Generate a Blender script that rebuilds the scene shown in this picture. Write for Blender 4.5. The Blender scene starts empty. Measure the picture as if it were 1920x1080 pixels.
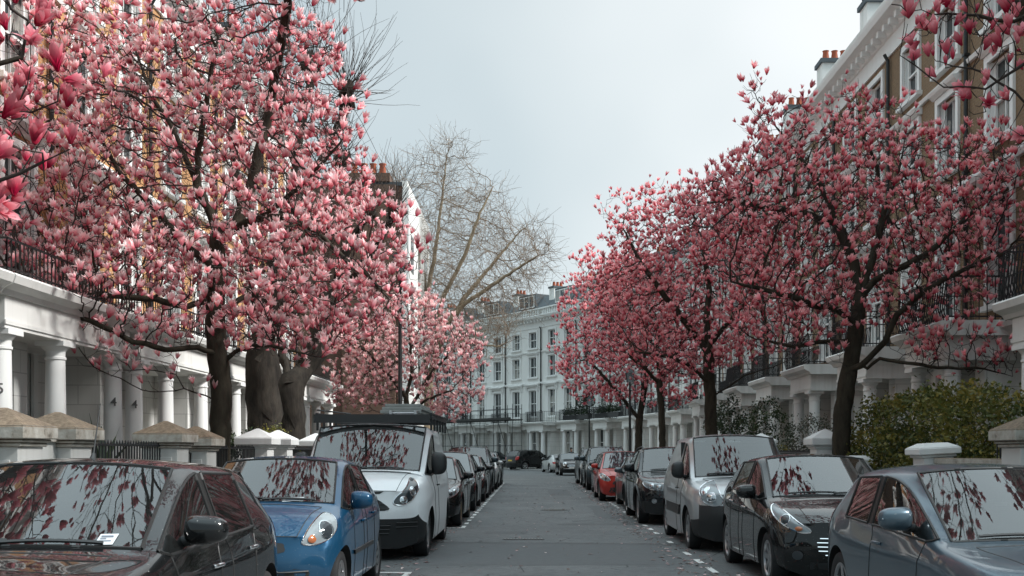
import bpy, bmesh, math, random
import numpy as np
from mathutils import Vector, Matrix, Quaternion
from mathutils.bvhtree import BVHTree
R = math.radians
scene = bpy.context.scene
COL = scene.collection
rng = np.random.default_rng(7)
random.seed(7)

# ------------------------------------------------------------------ camera
F, VX, VY, EYE = 2000.0, 1000.0, 846.0, 1.52      # focal length in px of a 1920 px frame, vanishing point, eye height
cam_d = bpy.data.cameras.new('camera')
cam = bpy.data.objects.new('camera', cam_d); COL.objects.link(cam)
cam_d.lens = 36.0 * F / 1920.0; cam_d.sensor_width = 36.0
cam_d.shift_x = (960 - VX) / 1920.0; cam_d.shift_y = (VY - 540) / 1920.0
cam_d.clip_start = 0.1; cam_d.clip_end = 2000
cam.location = (0, 0, EYE); cam.rotation_euler = (R(90), 0, 0)
scene.camera = cam

def P(px, py, Y):
    return Vector(((px - VX) / F * Y, Y, EYE - (py - VY) / F * Y))

# ------------------------------------------------------------------ sky and sun
SUN_AZ, SUN_EL = R(100), R(42)
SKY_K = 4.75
world = bpy.data.worlds.new('World'); scene.world = world; world.use_nodes = True
wn, wl = world.node_tree.nodes, world.node_tree.links
wn.clear()
w_out = wn.new('ShaderNodeOutputWorld'); w_bg = wn.new('ShaderNodeBackground')
w_sky = wn.new('ShaderNodeTexSky'); w_sky.sky_type = 'NISHITA'; w_sky.sun_disc = False
w_sky.sun_elevation = SUN_EL; w_sky.sun_rotation = SUN_AZ
w_tc = wn.new('ShaderNodeTexCoord')
w_dot = wn.new('ShaderNodeVectorMath'); w_dot.operation = 'DOT_PRODUCT'
gd = Vector((0.40, 1, 0.36)).normalized(); w_dot.inputs[1].default_value = gd
wl.new(w_tc.outputs['Generated'], w_dot.inputs[0])
w_no = wn.new('ShaderNodeTexNoise'); w_no.inputs['Scale'].default_value = 2.6; w_no.inputs['Detail'].default_value = 3; w_no.inputs['Roughness'].default_value = .45
wl.new(w_tc.outputs['Generated'], w_no.inputs['Vector'])
w_ma = wn.new('ShaderNodeMath'); w_ma.operation = 'MULTIPLY_ADD'; w_ma.inputs[1].default_value = 0.22
w_su = wn.new('ShaderNodeMath'); w_su.operation = 'SUBTRACT'; w_su.inputs[1].default_value = .118
wl.new(w_dot.outputs['Value'], w_su.inputs[0]); wl.new(w_no.outputs['Fac'], w_ma.inputs[0]); wl.new(w_su.outputs[0], w_ma.inputs[2])
w_cr = wn.new('ShaderNodeValToRGB'); w_cr.color_ramp.interpolation = 'B_SPLINE'
els = w_cr.color_ramp.elements
els[0].position = 0.0; els[0].color = (.46, .58, .62, 1)
els[1].position = 1.0; els[1].color = (1.0, 1.03, 1.03, 1)
for p_, c_ in ((.5, (.49, .59, .63, 1)), (.80, (.51, .61, .65, 1)), (.88, (.60, .69, .72, 1)), (.95, (.86, .915, .92, 1))):
    e_ = els.new(p_); e_.color = c_
wl.new(w_ma.outputs[0], w_cr.inputs[0])
# the cloud is brighter overhead and behind the camera than in the part of the sky ahead
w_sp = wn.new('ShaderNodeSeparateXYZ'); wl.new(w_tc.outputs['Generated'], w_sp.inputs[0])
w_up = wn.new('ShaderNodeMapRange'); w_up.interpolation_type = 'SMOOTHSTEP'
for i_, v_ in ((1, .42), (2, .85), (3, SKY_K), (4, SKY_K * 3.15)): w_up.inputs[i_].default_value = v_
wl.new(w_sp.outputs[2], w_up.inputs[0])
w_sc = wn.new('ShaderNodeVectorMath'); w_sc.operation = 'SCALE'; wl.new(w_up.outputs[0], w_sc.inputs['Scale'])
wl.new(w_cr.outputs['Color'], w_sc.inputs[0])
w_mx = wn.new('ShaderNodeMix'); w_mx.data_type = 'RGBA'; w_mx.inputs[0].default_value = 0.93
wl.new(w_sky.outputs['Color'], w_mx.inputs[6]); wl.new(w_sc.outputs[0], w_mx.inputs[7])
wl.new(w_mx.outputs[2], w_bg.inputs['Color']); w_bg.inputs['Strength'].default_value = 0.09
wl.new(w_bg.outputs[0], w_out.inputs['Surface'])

sun_d = bpy.data.lights.new('sun', 'SUN'); sun_d.energy = 2.4; sun_d.angle = R(12); sun_d.color = (1, .985, .95)
sun = bpy.data.objects.new('sun', sun_d); COL.objects.link(sun)
sdir = Vector((math.sin(SUN_AZ) * math.cos(SUN_EL), math.cos(SUN_AZ) * math.cos(SUN_EL), math.sin(SUN_EL)))
sun.rotation_euler = sdir.to_track_quat('Z', 'Y').to_euler(); sun.location = (30, 10, 40)

scene.view_settings.view_transform = 'Standard'
try: scene.view_settings.look = 'None'
except Exception: pass
scene.view_settings.exposure = 1.27; scene.view_settings.gamma = 1.0

# ------------------------------------------------------------------ object helpers
def tag(o, label=None, cat=None, group=None, kind=None):
    if label: o['label'] = label
    if cat: o['category'] = cat
    if group: o['group'] = group
    if kind: o['kind'] = kind
    return o

def empty(name, loc=(0, 0, 0), rz=0.0):
    o = bpy.data.objects.new(name, None); COL.objects.link(o)
    o.location = loc; o.rotation_euler = (0, 0, rz); o.empty_display_size = .3
    return o

def copy_tree(o, parent=None):
    c = o.copy(); COL.objects.link(c)
    if parent is not None: c.parent = parent
    for ch in list(o.children): copy_tree(ch, c)
    return c

def link_mesh(name, me, mat=None, parent=None):
    if mat is not None:
        for m in (mat if isinstance(mat, (list, tuple)) else [mat]): me.materials.append(m)
    o = bpy.data.objects.new(name, me); COL.objects.link(o)
    if parent is not None: o.parent = parent
    return o

def np_mesh(name, V, Q, mat, parent=None, attr=None, smooth=True, T=None):
    """fast mesh from a vertex array, a quad array and perhaps a triangle array"""
    me = bpy.data.meshes.new(name)
    V = np.asarray(V, np.float32).reshape(-1, 3)
    Q = np.asarray(Q, np.int32).reshape(-1, 4) if Q is not None and len(Q) else np.zeros((0, 4), np.int32)
    T = np.asarray(T, np.int32).reshape(-1, 3) if T is not None and len(T) else np.zeros((0, 3), np.int32)
    me.vertices.add(len(V)); me.vertices.foreach_set('co', V.ravel())
    li = np.concatenate([Q.ravel(), T.ravel()])
    me.loops.add(len(li)); me.loops.foreach_set('vertex_index', li)
    n = len(Q) + len(T)
    me.polygons.add(n)
    ls = np.concatenate([np.arange(len(Q)) * 4, len(Q) * 4 + np.arange(len(T)) * 3]).astype(np.int32)
    me.polygons.foreach_set('loop_start', ls)
    me.polygons.foreach_set('use_smooth', np.full(n, smooth))
    me.update(calc_edges=True)
    if attr is not None:
        for k, a in attr.items():
            at = me.attributes.new(k, 'FLOAT', 'POINT'); at.data.foreach_set('value', np.asarray(a, np.float32).ravel())
    me.validate()
    return link_mesh(name, me, mat, parent)

class MB:
    """collects simple solids into one mesh"""
    def __init__(s): s.v = []; s.f = []; s.M = Matrix.Identity(4)
    def add(s, vs, fs):
        n = len(s.v); s.v += [tuple(s.M @ Vector(v)) for v in vs]; s.f += [tuple(i + n for i in f) for f in fs]; return s
    def box(s, x0, x1, y0, y1, z0, z1):
        return s.add([(x0, y0, z0), (x1, y0, z0), (x1, y1, z0), (x0, y1, z0), (x0, y0, z1), (x1, y0, z1), (x1, y1, z1), (x0, y1, z1)],
                     [(0, 3, 2, 1), (4, 5, 6, 7), (0, 1, 5, 4), (1, 2, 6, 5), (2, 3, 7, 6), (3, 0, 4, 7)])
    def frustum(s, x0, x1, y0, y1, z0, z1, k):
        cx, cy = (x0 + x1) / 2, (y0 + y1) / 2
        a = [(x0, y0), (x1, y0), (x1, y1), (x0, y1)]
        return s.add([(x, y, z0) for x, y in a] + [(cx + (x - cx) * k, cy + (y - cy) * k, z1) for x, y in a],
                     [(0, 3, 2, 1), (4, 5, 6, 7), (0, 1, 5, 4), (1, 2, 6, 5), (2, 3, 7, 6), (3, 0, 4, 7)])
    def prism(s, pts, y0, y1):
        """outline in x,z extruded along y"""
        n = len(pts)
        return s.add([(x, y0, z) for x, z in pts] + [(x, y1, z) for x, z in pts],
                     [tuple(range(n)), tuple(range(2 * n - 1, n - 1, -1))] + [(i, i + n, (i + 1) % n + n, (i + 1) % n) for i in range(n)])
    def sweep_x(s, prof, x0, x1):
        """outline in y,z extruded along x"""
        n = len(prof)
        return s.add([(x0, y, z) for y, z in prof] + [(x1, y, z) for y, z in prof],
                     [tuple(range(n)), tuple(range(2 * n - 1, n - 1, -1))] + [(i, i + n, (i + 1) % n + n, (i + 1) % n) for i in range(n)])
    def lathe(s, prof, c=(0, 0, 0), n=16, axis='Z', cap=True):
        vs = []; fs = []
        for r, h in prof:
            for k in range(n):
                a = 2 * math.pi * k / n
                if axis == 'Z': vs.append((c[0] + r * math.cos(a), c[1] + r * math.sin(a), c[2] + h))
                else: vs.append((c[0] + h, c[1] + r * math.cos(a), c[2] + r * math.sin(a)))
        m = len(prof)
        for i in range(m - 1):
            for k in range(n):
                fs.append((i * n + k, i * n + (k + 1) % n, (i + 1) * n + (k + 1) % n, (i + 1) * n + k))
        if cap: fs += [tuple(range(n - 1, -1, -1)), tuple(range((m - 1) * n, m * n))]
        return s.add(vs, fs)
    def tube(s, pts, r, n=6, r1=None, cap=True):
        pts = [Vector(p) for p in pts]; vs = []; fs = []
        m = len(pts)
        up = None
        for i, p in enumerate(pts):
            d = (pts[min(i + 1, m - 1)] - pts[max(i - 1, 0)]).normalized()
            if up is None: up = Vector((0, 0, 1)) if abs(d.z) < .9 else Vector((1, 0, 0))
            a = d.cross(up).normalized(); b = a.cross(d).normalized(); up = b
            rr = r if r1 is None else r + (r1 - r) * i / max(1, m - 1)
            for k in range(n):
                t = 2 * math.pi * k / n
                vs.append(p + a * (rr * math.cos(t)) + b * (rr * math.sin(t)))
        for i in range(m - 1):
            for k in range(n):
                fs.append((i * n + k, i * n + (k + 1) % n, (i + 1) * n + (k + 1) % n, (i + 1) * n + k))
        if cap: fs += [tuple(range(n - 1, -1, -1)), tuple(range((m - 1) * n, m * n))]
        return s.add(vs, fs)
    def bar(s, p, q, w, h=None):
        """square bar between two points"""
        h = h or w; p = Vector(p); q = Vector(q); d = (q - p).normalized()
        up = Vector((0, 0, 1)) if abs(d.z) < .95 else Vector((0, 1, 0))
        a = d.cross(up).normalized() * w / 2; b = a.cross(d).normalized() * h / 2
        return s.add([p - a - b, p + a - b, p + a + b, p - a + b, q - a - b, q + a - b, q + a + b, q - a + b],
                     [(0, 1, 2, 3), (7, 6, 5, 4), (0, 4, 5, 1), (1, 5, 6, 2), (2, 6, 7, 3), (3, 7, 4, 0)])
    def build(s, name, mat, parent=None, smooth=None, bevel=0.0):
        me = bpy.data.meshes.new(name); me.from_pydata([tuple(v) for v in s.v], [], s.f)
        bm = bmesh.new(); bm.from_mesh(me); bmesh.ops.recalc_face_normals(bm, faces=bm.faces)
        if bevel:
            es = [e for e in bm.edges if len(e.link_faces) == 2 and e.calc_face_angle(0) > R(50)]
            bmesh.ops.bevel(bm, geom=es, offset=bevel, segments=1, affect='EDGES', clamp_overlap=True)
        bm.to_mesh(me); bm.free()
        if smooth:
            me.shade_smooth(); me.set_sharp_from_angle(angle=R(smooth))
        return link_mesh(name, me, mat, parent)
# ------------------------------------------------------------------ materials
class NT:
    def __init__(s, name):
        s.m = bpy.data.materials.new(name); s.m.use_nodes = True
        s.t = s.m.node_tree; s.n = s.t.nodes; s.l = s.t.links; s.n.clear()
        s.out = s.n.new('ShaderNodeOutputMaterial'); s.b = s.n.new('ShaderNodeBsdfPrincipled')
        s.l.new(s.b.outputs[0], s.out.inputs['Surface'])
    def node(s, typ, ins=None, **kw):
        n = s.n.new('ShaderNode' + typ)
        for k, v in kw.items(): setattr(n, k, v)
        for k, v in (ins or {}).items():
            if isinstance(v, bpy.types.NodeSocket): s.l.new(v, n.inputs[k])
            else: n.inputs[k].default_value = v
        return n
    def set(s, **kw):
        names = dict(col='Base Color', rough='Roughness', metal='Metallic', coat='Coat Weight', coatr='Coat Roughness', ior='IOR', spec='Specular IOR Level', normal='Normal', alpha='Alpha', sheen='Sheen Weight')
        for k, v in kw.items():
            sock = s.b.inputs[names[k]]
            if isinstance(v, bpy.types.NodeSocket): s.l.new(v, sock)
            else: sock.default_value = (*v, 1) if isinstance(v, tuple) and len(v) == 3 else v
        return s
    def noise(s, scale, detail=4, rough=.55, vec=None, dim=None):
        ins = {'Scale': scale, 'Detail': detail, 'Roughness': rough}
        if vec is not None: ins['Vector'] = vec
        return s.node('TexNoise', ins)
    def ramp(s, fac, stops, interp='LINEAR'):
        r = s.node('ValToRGB', {'Fac': fac}); r.color_ramp.interpolation = interp
        e = r.color_ramp.elements
        while len(e) < len(stops): e.new(.5)
        for el, (p, c) in zip(e, stops): el.position = p; el.color = (*c, 1) if len(c) == 3 else c
        return r.outputs['Color']
    def mix(s, fac, a, b, mode='MIX'):
        m = s.node('Mix', data_type='RGBA', blend_type=mode)
        for i, v in ((0, fac), (6, a), (7, b)):
            if isinstance(v, bpy.types.NodeSocket): s.l.new(v, m.inputs[i])
            else: m.inputs[i].default_value = (*v, 1) if isinstance(v, tuple) and len(v) == 3 else v
        return m.outputs[2]
    def math(s, op, a, b=None):
        m = s.node('Math', operation=op)
        for i, v in ((0, a), (1, b)):
            if v is None: continue
            if isinstance(v, bpy.types.NodeSocket): s.l.new(v, m.inputs[i])
            else: m.inputs[i].default_value = v
        return m.outputs[0]
    def bump(s, h, dist=.01, strength=.5):
        return s.node('Bump', {'Height': h, 'Distance': dist, 'Strength': strength}).outputs[0]

def plain(name, col, rough=.6, metal=0.0, var=.12, scale=6.0, coat=0.0, bump=0.0, spec=.5):
    t = NT(name)
    tc = t.node('TexCoord').outputs['Object']
    n = t.noise(scale, 5, .6, tc)
    c = t.mix(n.outputs['Fac'], tuple(max(0, x * (1 - var)) for x in col), tuple(min(1, x * (1 + var)) for x in col))
    t.set(col=c, rough=rough, metal=metal, coat=coat, spec=spec)
    if bump: t.set(normal=t.bump(t.noise(scale * 8, 4, .6, tc).outputs['Fac'], bump, .6))
    return t.m

def wall_uv(t):
    """u along the wall, v up: works for walls facing x or y"""
    tc = t.node('TexCoord')
    so = t.node('SeparateXYZ', {0: tc.outputs['Object']}); sn = t.node('SeparateXYZ', {0: tc.outputs['Normal']})
    nx = t.math('GREATER_THAN', t.math('ABSOLUTE', sn.outputs[0]), .7)
    u = t.node('Mix', {0: nx, 2: so.outputs[0], 3: so.outputs[1]}, data_type='FLOAT').outputs[0]
    return t.node('CombineXYZ', {0: u, 1: so.outputs[2], 2: 0.0}).outputs[0], tc.outputs['Object']

def brick_mat(name, c1, c2, mortar, sootf=.25):
    t = NT(name); uv, ob = wall_uv(t)
    b = t.node('TexBrick', {'Vector': uv, 'Color1': (*c1, 1), 'Color2': (*c2, 1), 'Mortar': (*mortar, 1), 'Scale': 1.0, 'Mortar Size': .008, 'Mortar Smooth': .15, 'Bias': 0.0, 'Brick Width': .225, 'Row Height': .075})
    n = t.noise(.7, 5, .6, ob); n2 = t.noise(16, 3, .6, ob)
    c = t.mix(t.math('MULTIPLY', n.outputs['Fac'], sootf * 2), b.outputs['Color'], tuple(x * .45 for x in c1))
    c = t.mix(.35, c, t.ramp(n2.outputs['Fac'], [(.3, tuple(x * .5 for x in c2)), (.7, tuple(min(1, x * 1.5) for x in c1))]))
    t.set(col=c, rough=.9, normal=t.bump(b.outputs['Fac'], .006, -.8))
    return t.m

def stucco_mat(name, col, joints=False, stain=.35):
    t = NT(name); uv, ob = wall_uv(t)
    n = t.noise(.9, 6, .62, ob); mp = t.node('Mapping', {'Vector': ob, 'Scale': (3.5, 3.5, .35)})
    st = t.noise(1.0, 4, .6, mp.outputs[0])
    c = t.mix(t.math('MULTIPLY', t.ramp(st.outputs['Fac'], [(.52, (0, 0, 0)), (.75, (1, 1, 1))]), stain), col, tuple(x * k for x, k in zip(col, (.55, .53, .48))))
    c = t.mix(t.math('MULTIPLY', n.outputs['Fac'], .3), c, tuple(x * .78 for x in col))
    t.set(col=c, rough=.55)
    if joints:
        b = t.node('TexBrick', {'Vector': uv, 'Color1': (*col, 1), 'Color2': (*col, 1), 'Mortar': (0, 0, 0, 1), 'Scale': 1.0, 'Mortar Size': .012, 'Mortar Smooth': .3, 'Brick Width': .85, 'Row Height': .42})
        t.set(normal=t.bump(b.outputs['Fac'], .02, -1.0), col=t.mix(t.math('MULTIPLY', b.outputs['Fac'], .5), c, tuple(x * .4 for x in col)))
    else:
        t.set(normal=t.bump(t.noise(40, 3, .6, ob).outputs['Fac'], .002, .5))
    return t.m

def paint_mat(name, col, metal=0.0, rough=.35, dirt=.25, coat=.75):
    t = NT(name); ob = t.node('TexCoord').outputs['Object']
    n = t.noise(3.0, 6, .65, ob); sp = t.noise(60, 2, .5, ob)
    so = t.node('SeparateXYZ', {0: ob}).outputs[2]
    low = t.node('MapRange', {0: so, 1: .75, 2: .15, 3: 0.0, 4: 1.0}).outputs[0]
    d = t.math('MULTIPLY', t.math('ADD', t.math('MULTIPLY', n.outputs['Fac'], .22), t.math('MULTIPLY', low, .8)), dirt)
    c = t.mix(d, col, (.16, .15, .135))
    c = t.mix(t.math('MULTIPLY', t.ramp(sp.outputs['Fac'], [(.70, (0, 0, 0)), (.74, (1, 1, 1))]), .35 * (dirt > .01)), c, (.35, .34, .32))
    rr = t.node('MapRange', {0: n.outputs['Fac'], 1: .3, 2: .7, 3: .008, 4: .045}).outputs[0]
    t.set(col=c, rough=rough, metal=metal, coat=coat, coatr=rr, spec=.06 if max(col) < .05 else .2)
    return t.m

def petal_mat(name, deep, mid, pale, trans=.35):
    t = NT(name)
    a = t.node('Attribute', attribute_name='t').outputs['Fac']; v = t.node('Attribute', attribute_name='v').outputs['Fac']
    c = t.ramp(a, [(.0, deep), (.38, mid), (.9, pale)])
    h = t.node('HueSaturation', {'Saturation': t.node('MapRange', {0: v, 1: 0, 2: 1, 3: 1.12, 4: .84}).outputs[0], 'Value': t.node('MapRange', {0: v, 1: 0, 2: 1, 3: .72, 4: 1.25}).outputs[0], 'Color': c}).outputs[0]
    t.set(col=h, rough=.5, spec=.25)
    tr = t.node('BsdfTranslucent', {'Color': h})
    mx = t.node('MixShader', {0: trans, 1: t.b.outputs[0], 2: tr.outputs[0]})
    t.l.new(mx.outputs[0], t.out.inputs['Surface'])
    return t.m

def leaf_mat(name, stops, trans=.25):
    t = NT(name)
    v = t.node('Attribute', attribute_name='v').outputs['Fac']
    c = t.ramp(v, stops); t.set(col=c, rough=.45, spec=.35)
    tr = t.node('BsdfTranslucent', {'Color': c})
    mx = t.node('MixShader', {0: trans, 1: t.b.outputs[0], 2: tr.outputs[0]})
    t.l.new(mx.outputs[0], t.out.inputs['Surface'])
    return t.m

def bark_mat(name, c1, c2, scale=5.0):
    t = NT(name); ob = t.node('TexCoord').outputs['Object']
    mp = t.node('Mapping', {'Vector': ob, 'Scale': (1, 1, .3)})
    n = t.noise(scale, 6, .65, mp.outputs[0])
    t.set(col=t.ramp(n.outputs['Fac'], [(.32, c1), (.68, c2)]), rough=.9, spec=.2, normal=t.bump(n.outputs['Fac'], .03, .9))
    return t.m

def glass_mat(name, col=(.012, .016, .018), ior=1.9, rough=.015):
    t = NT(name); ob = t.node('TexCoord').outputs['Object']
    n = t.noise(2.2, 5, .6, ob)
    t.set(col=t.mix(n.outputs['Fac'], col, tuple(x * 1.8 + .004 for x in col)), rough=t.node('MapRange', {0: n.outputs['Fac'], 1: .3, 2: .75, 3: rough, 4: rough + .05}).outputs[0], ior=ior, spec=.5)
    return t.m

M = {}
M['stucco'] = stucco_mat('white_stucco', (.74, .735, .71), False, .5)
M['stucco_joint'] = stucco_mat('white_jointed_stucco', (.74, .735, .71), True)
M['trim'] = stucco_mat('white_trim', (.78, .78, .765), False, .18)
def stone_mat():
    t = NT('weathered_stone'); tc = t.node('TexCoord'); ob = tc.outputs['Object']
    nz = t.node('SeparateXYZ', {0: tc.outputs['Normal']}).outputs[2]
    n = t.noise(5, 6, .65, ob); n2 = t.noise(18, 4, .6, ob)
    up = t.node('MapRange', {0: t.math('ADD', nz, t.math('MULTIPLY', n.outputs['Fac'], .9)), 1: .55, 2: 1.15, 3: 0.0, 4: 1.0}).outputs[0]
    c = t.mix(up, t.ramp(n.outputs['Fac'], [(.35, (.46, .44, .40)), (.62, (.30, .27, .23)), (.72, (.10, .09, .075))]), t.ramp(n2.outputs['Fac'], [(.3, (.09, .065, .045)), (.65, (.24, .18, .125))]))
    t.set(col=c, rough=.9, normal=t.bump(n2.outputs['Fac'], .01, .7)); return t.m
M['stone'] = stone_mat()
M['pier'] = stucco_mat('pier_stucco', (.55, .55, .535), False, .45)
M['pier_white'] = stucco_mat('pier_white', (.72, .72, .71), False, .25)
M['brick_l'] = brick_mat('amber_brick', (.50, .25, .10), (.40, .19, .075), (.42, .34, .25), .15)
M['brick_r'] = brick_mat('brown_brick', (.24, .155, .085), (.18, .11, .06), (.22, .19, .15), .3)
M['brick_d'] = brick_mat('dark_brick', (.15, .082, .055), (.11, .062, .042), (.15, .125, .105), .35)
def pane_mat():
    t = NT('window_glass'); tc = t.node('TexCoord').outputs['Object']; so = t.node('SeparateXYZ', {0: tc})
    rd = t.node('ObjectInfo').outputs['Random']
    wv = t.node('TexWave', {'Vector': tc, 'Scale': 5.0, 'Distortion': 2.5, 'Detail': 2.0})
    cur = t.ramp(wv.outputs['Fac'], [(0, (.16, .155, .14)), (1, (.36, .35, .32))])
    n = t.noise(1.3, 3, .5, tc)
    on = t.math('MULTIPLY', t.math('GREATER_THAN', rd, .52), t.math('GREATER_THAN', t.math('ADD', n.outputs['Fac'], t.math('MULTIPLY', rd, .25)), .68))
    t.set(col=t.mix(on, (.012, .018, .022), cur), rough=.03, ior=1.7); return t.m
M['pane'] = pane_mat()
M['iron'] = plain('black_iron', (.012, .013, .014), .45, .0, .2)
M['slate'] = plain('roof_slate', (.10, .115, .125), .7, 0, .3, 3)
M['lead'] = plain('lead_flashing', (.05, .065, .075), .6, 0, .25, 3)
M['terracotta'] = plain('terracotta', (.42, .11, .055), .8, 0, .2, 4)
M['rubber'] = plain('tyre_rubber', (.012, .012, .013), .8, 0, .3, 12)
M['blackplastic'] = plain('black_plastic', (.018, .019, .02), .5, 0, .25, 10)
M['well'] = plain('wheel_well', (.006, .006, .006), .95)
M['seal'] = plain('rubber_seal', (.008, .008, .008), .5)
M['alloy'] = plain('alloy_wheel', (.42, .42, .43), .28, .9, .12, 14)
M['alloy_dull'] = plain('dull_bronze_wheel', (.42, .33, .22), .35, .8, .15, 14)
M['chrome'] = plain('chrome', (.75, .76, .78), .08, 1.0, .04)
M['carglass'] = glass_mat('car_glass', (.012, .018, .021), 1.95, .008)
def clear_glass(name, tint, ior):
    t = NT(name); fr = t.node('Fresnel', {'IOR': ior}); ob = t.node('TexCoord').outputs['Object']; n = t.noise(2.5, 5, .6, ob)
    tr = t.node('BsdfTransparent', {'Color': (*tint, 1)})
    gl = t.node('BsdfGlossy', {'Color': (1, 1, 1, 1), 'Roughness': t.node('MapRange', {0: n.outputs['Fac'], 1: .35, 2: .75, 3: .004, 4: .03}).outputs[0]})
    df = t.node('BsdfDiffuse', {'Color': (.35, .36, .36, 1)})
    m1 = t.node('MixShader', {0: t.math('MULTIPLY', n.outputs['Fac'], .05), 1: tr.outputs[0], 2: df.outputs[0]})
    m2 = t.node('MixShader', {0: fr.outputs[0], 1: m1.outputs[0], 2: gl.outputs[0]})
    t.l.new(m2.outputs[0], t.out.inputs['Surface']); return t.m
M['clearglass'] = clear_glass('clear_windscreen', (.40, .45, .45), 1.88); M['clearside'] = clear_glass('clear_side_window', (.30, .34, .34), 1.65)
M['seat'] = plain('seat_fabric', (.035, .037, .040), .9, 0, .2, 20); M['dash'] = plain('dashboard', (.016, .017, .018), .6, 0, .2, 10)
M['sideglass'] = glass_mat('side_glass', (.008, .011, .013), 1.6, .008)
M['lampglass'] = glass_mat('lamp_glass', (.16, .18, .19), 1.7, .02)
M['lampinner'] = plain('lamp_reflector', (.55, .58, .60), .12, .95, .2, 40)
M['lampdark'] = glass_mat('lamp_dark', (.02, .024, .028), 1.7, .02)
M['amber'] = plain('amber_lens', (.40, .12, .04), .15, 0, .1, 20, 1.0)
M['redlens'] = plain('red_lens', (.42, .012, .012), .15, 0, .1, 20, 1.0)
M['paper'] = plain('white_paper', (.48, .50, .52), .6, 0, .05, 20)
M['ink'] = plain('grey_ink', (.18, .2, .24), .6)
M['plate_y'] = plain('yellow_plate', (.62, .42, .05), .5)
M['plate_w'] = plain('white_plate', (.7, .7, .68), .5)
# ------------------------------------------------------------------ ground, road, pavements
def asphalt_mat():
    t = NT('asphalt'); ob = t.node('TexCoord').outputs['Object']
    mp = t.node('Mapping', {'Vector': ob, 'Scale': (1.0, .16, 1)})
    big = t.noise(.55, 5, .6, ob); trk = t.noise(.9, 3, .5, mp.outputs[0]); fine = t.noise(90, 3, .7, ob); mid = t.noise(7, 5, .65, ob)
    c = t.ramp(big.outputs['Fac'], [(.32, (.072, .077, .079)), (.5, (.125, .131, .133)), (.66, (.185, .188, .186))])
    c = t.mix(t.math('MULTIPLY', t.ramp(trk.outputs['Fac'], [(.45, (0, 0, 0)), (.62, (1, 1, 1))]), .4), c, (.14, .142, .14))
    c = t.mix(.5, c, t.ramp(fine.outputs['Fac'], [(.32, (.05, .052, .053)), (.55, (.135, .14, .141)), (.75, (.28, .28, .28))]))
    c = t.mix(t.math('MULTIPLY', t.ramp(mid.outputs['Fac'], [(.56, (0, 0, 0)), (.70, (1, 1, 1))]), .35), c, (.045, .047, .048))
    cr = t.node('TexVoronoi', {'Vector': t.mix(.06, ob, t.noise(3, 4, .6, ob).outputs['Color']), 'Scale': .8}, feature='DISTANCE_TO_EDGE')
    ck = t.math('MULTIPLY', t.math('LESS_THAN', cr.outputs['Distance'], .006), t.math('GREATER_THAN', big.outputs['Fac'], .5))
    c = t.mix(t.math('MULTIPLY', ck, .85), c, (.03, .03, .03))
    t.set(col=c, rough=t.node('MapRange', {0: mid.outputs['Fac'], 1: .3, 2: .7, 3: .62, 4: .9}).outputs[0], spec=.35, normal=t.bump(fine.outputs['Fac'], .006, .7))
    return t.m
def paving_mat():
    t = NT('paving'); ob = t.node('TexCoord').outputs['Object']
    b = t.node('TexBrick', {'Vector': ob, 'Color1': (.23, .225, .21, 1), 'Color2': (.18, .178, .17, 1), 'Mortar': (.07, .07, .065, 1), 'Scale': 1.0, 'Mortar Size': .008, 'Brick Width': .9, 'Row Height': .6})
    n = t.noise(3, 5, .6, ob)
    t.set(col=t.mix(t.math('MULTIPLY', n.outputs['Fac'], .6), b.outputs['Color'], (.1, .098, .09)), rough=.85)
    return t.m
M['asphalt'] = asphalt_mat(); M['paving'] = paving_mat()
M['kerb'] = stucco_mat('granite_kerb', (.24, .235, .23), False, .5)
M['roadwhite'] = stucco_mat('worn_white_marking', (.74, .74, .72), False, .7)
M['tar'] = plain('tar_seam', (.028, .029, .03), .6, 0, .3, 6)
M['patch'] = plain('asphalt_patch', (.098, .102, .104), .85, 0, .25, 9, bump=.004)
M['soil'] = plain('garden_soil', (.10, .088, .07), .95, 0, .35, 3)

def sheet(name, pts, z, mat, parent=None):
    me = bpy.data.meshes.new(name); me.from_pydata([(x, y, z) for x, y in pts], [], [tuple(range(len(pts)))])
    return link_mesh(name, me, mat, parent)
def ribbon(name, left, right, z, mat, parent=None):
    n = len(left); me = bpy.data.meshes.new(name)
    me.from_pydata([(x, y, z) for x, y in left] + [(x, y, z) for x, y in right], [], [(i, n + i, n + i + 1, i + 1) for i in range(n - 1)])
    return link_mesh(name, me, mat, parent)

# facade line of the right-hand terrace, straight at first and then curving away to the left
HW = 5.8
def facade_line():
    pts = [(10.8, 61.0)]; x, y = pts[0]
    for a in (5, 9, 13, 19, 25, 30, 34, 37, 39, 41, 42):
        a = R(a); x -= HW * math.sin(a); y += HW * math.cos(a); pts.append((x, y))
    return pts
FL = facade_line()
def offset(pts, d):
    out = []
    for i, (x, y) in enumerate(pts):
        a = pts[max(i - 1, 0)]; b = pts[min(i + 1, len(pts) - 1)]
        tx, ty = b[0] - a[0], b[1] - a[1]; l = math.hypot(tx, ty)
        out.append((x - ty / l * d, y + tx / l * d))
    return out
sheet('ground', [(-700, -300), (700, -300), (700, 1200), (-700, 1200)], -.012, M['soil'])['kind'] = 'structure'
edge_r = [(10.8, -30.0), (10.8, 0.0), (10.8, 30.0)] + FL
kerb_r = offset(edge_r, 6.28); wall_r = offset(edge_r, 3.95)
LK = -3.85
kerb_l = [(LK, -30), (LK, 20), (LK, 44), (LK, 49.5), (LK - .35, 51), (LK - 1.2, 52.2), (LK - 2.6, 52.8), (-40, 52.8)]
road_l = offset(edge_r, 15.4)
rl = [(LK - .3, -30), (LK - .3, 0), (LK - .3, 30)] + [(min(a, LK - 1.0), b) for a, b in road_l[3:]]
road = ribbon('road', rl, [(x + .15, y) for x, y in kerb_r], 0.0, M['asphalt']); road['kind'] = 'structure'
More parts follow.
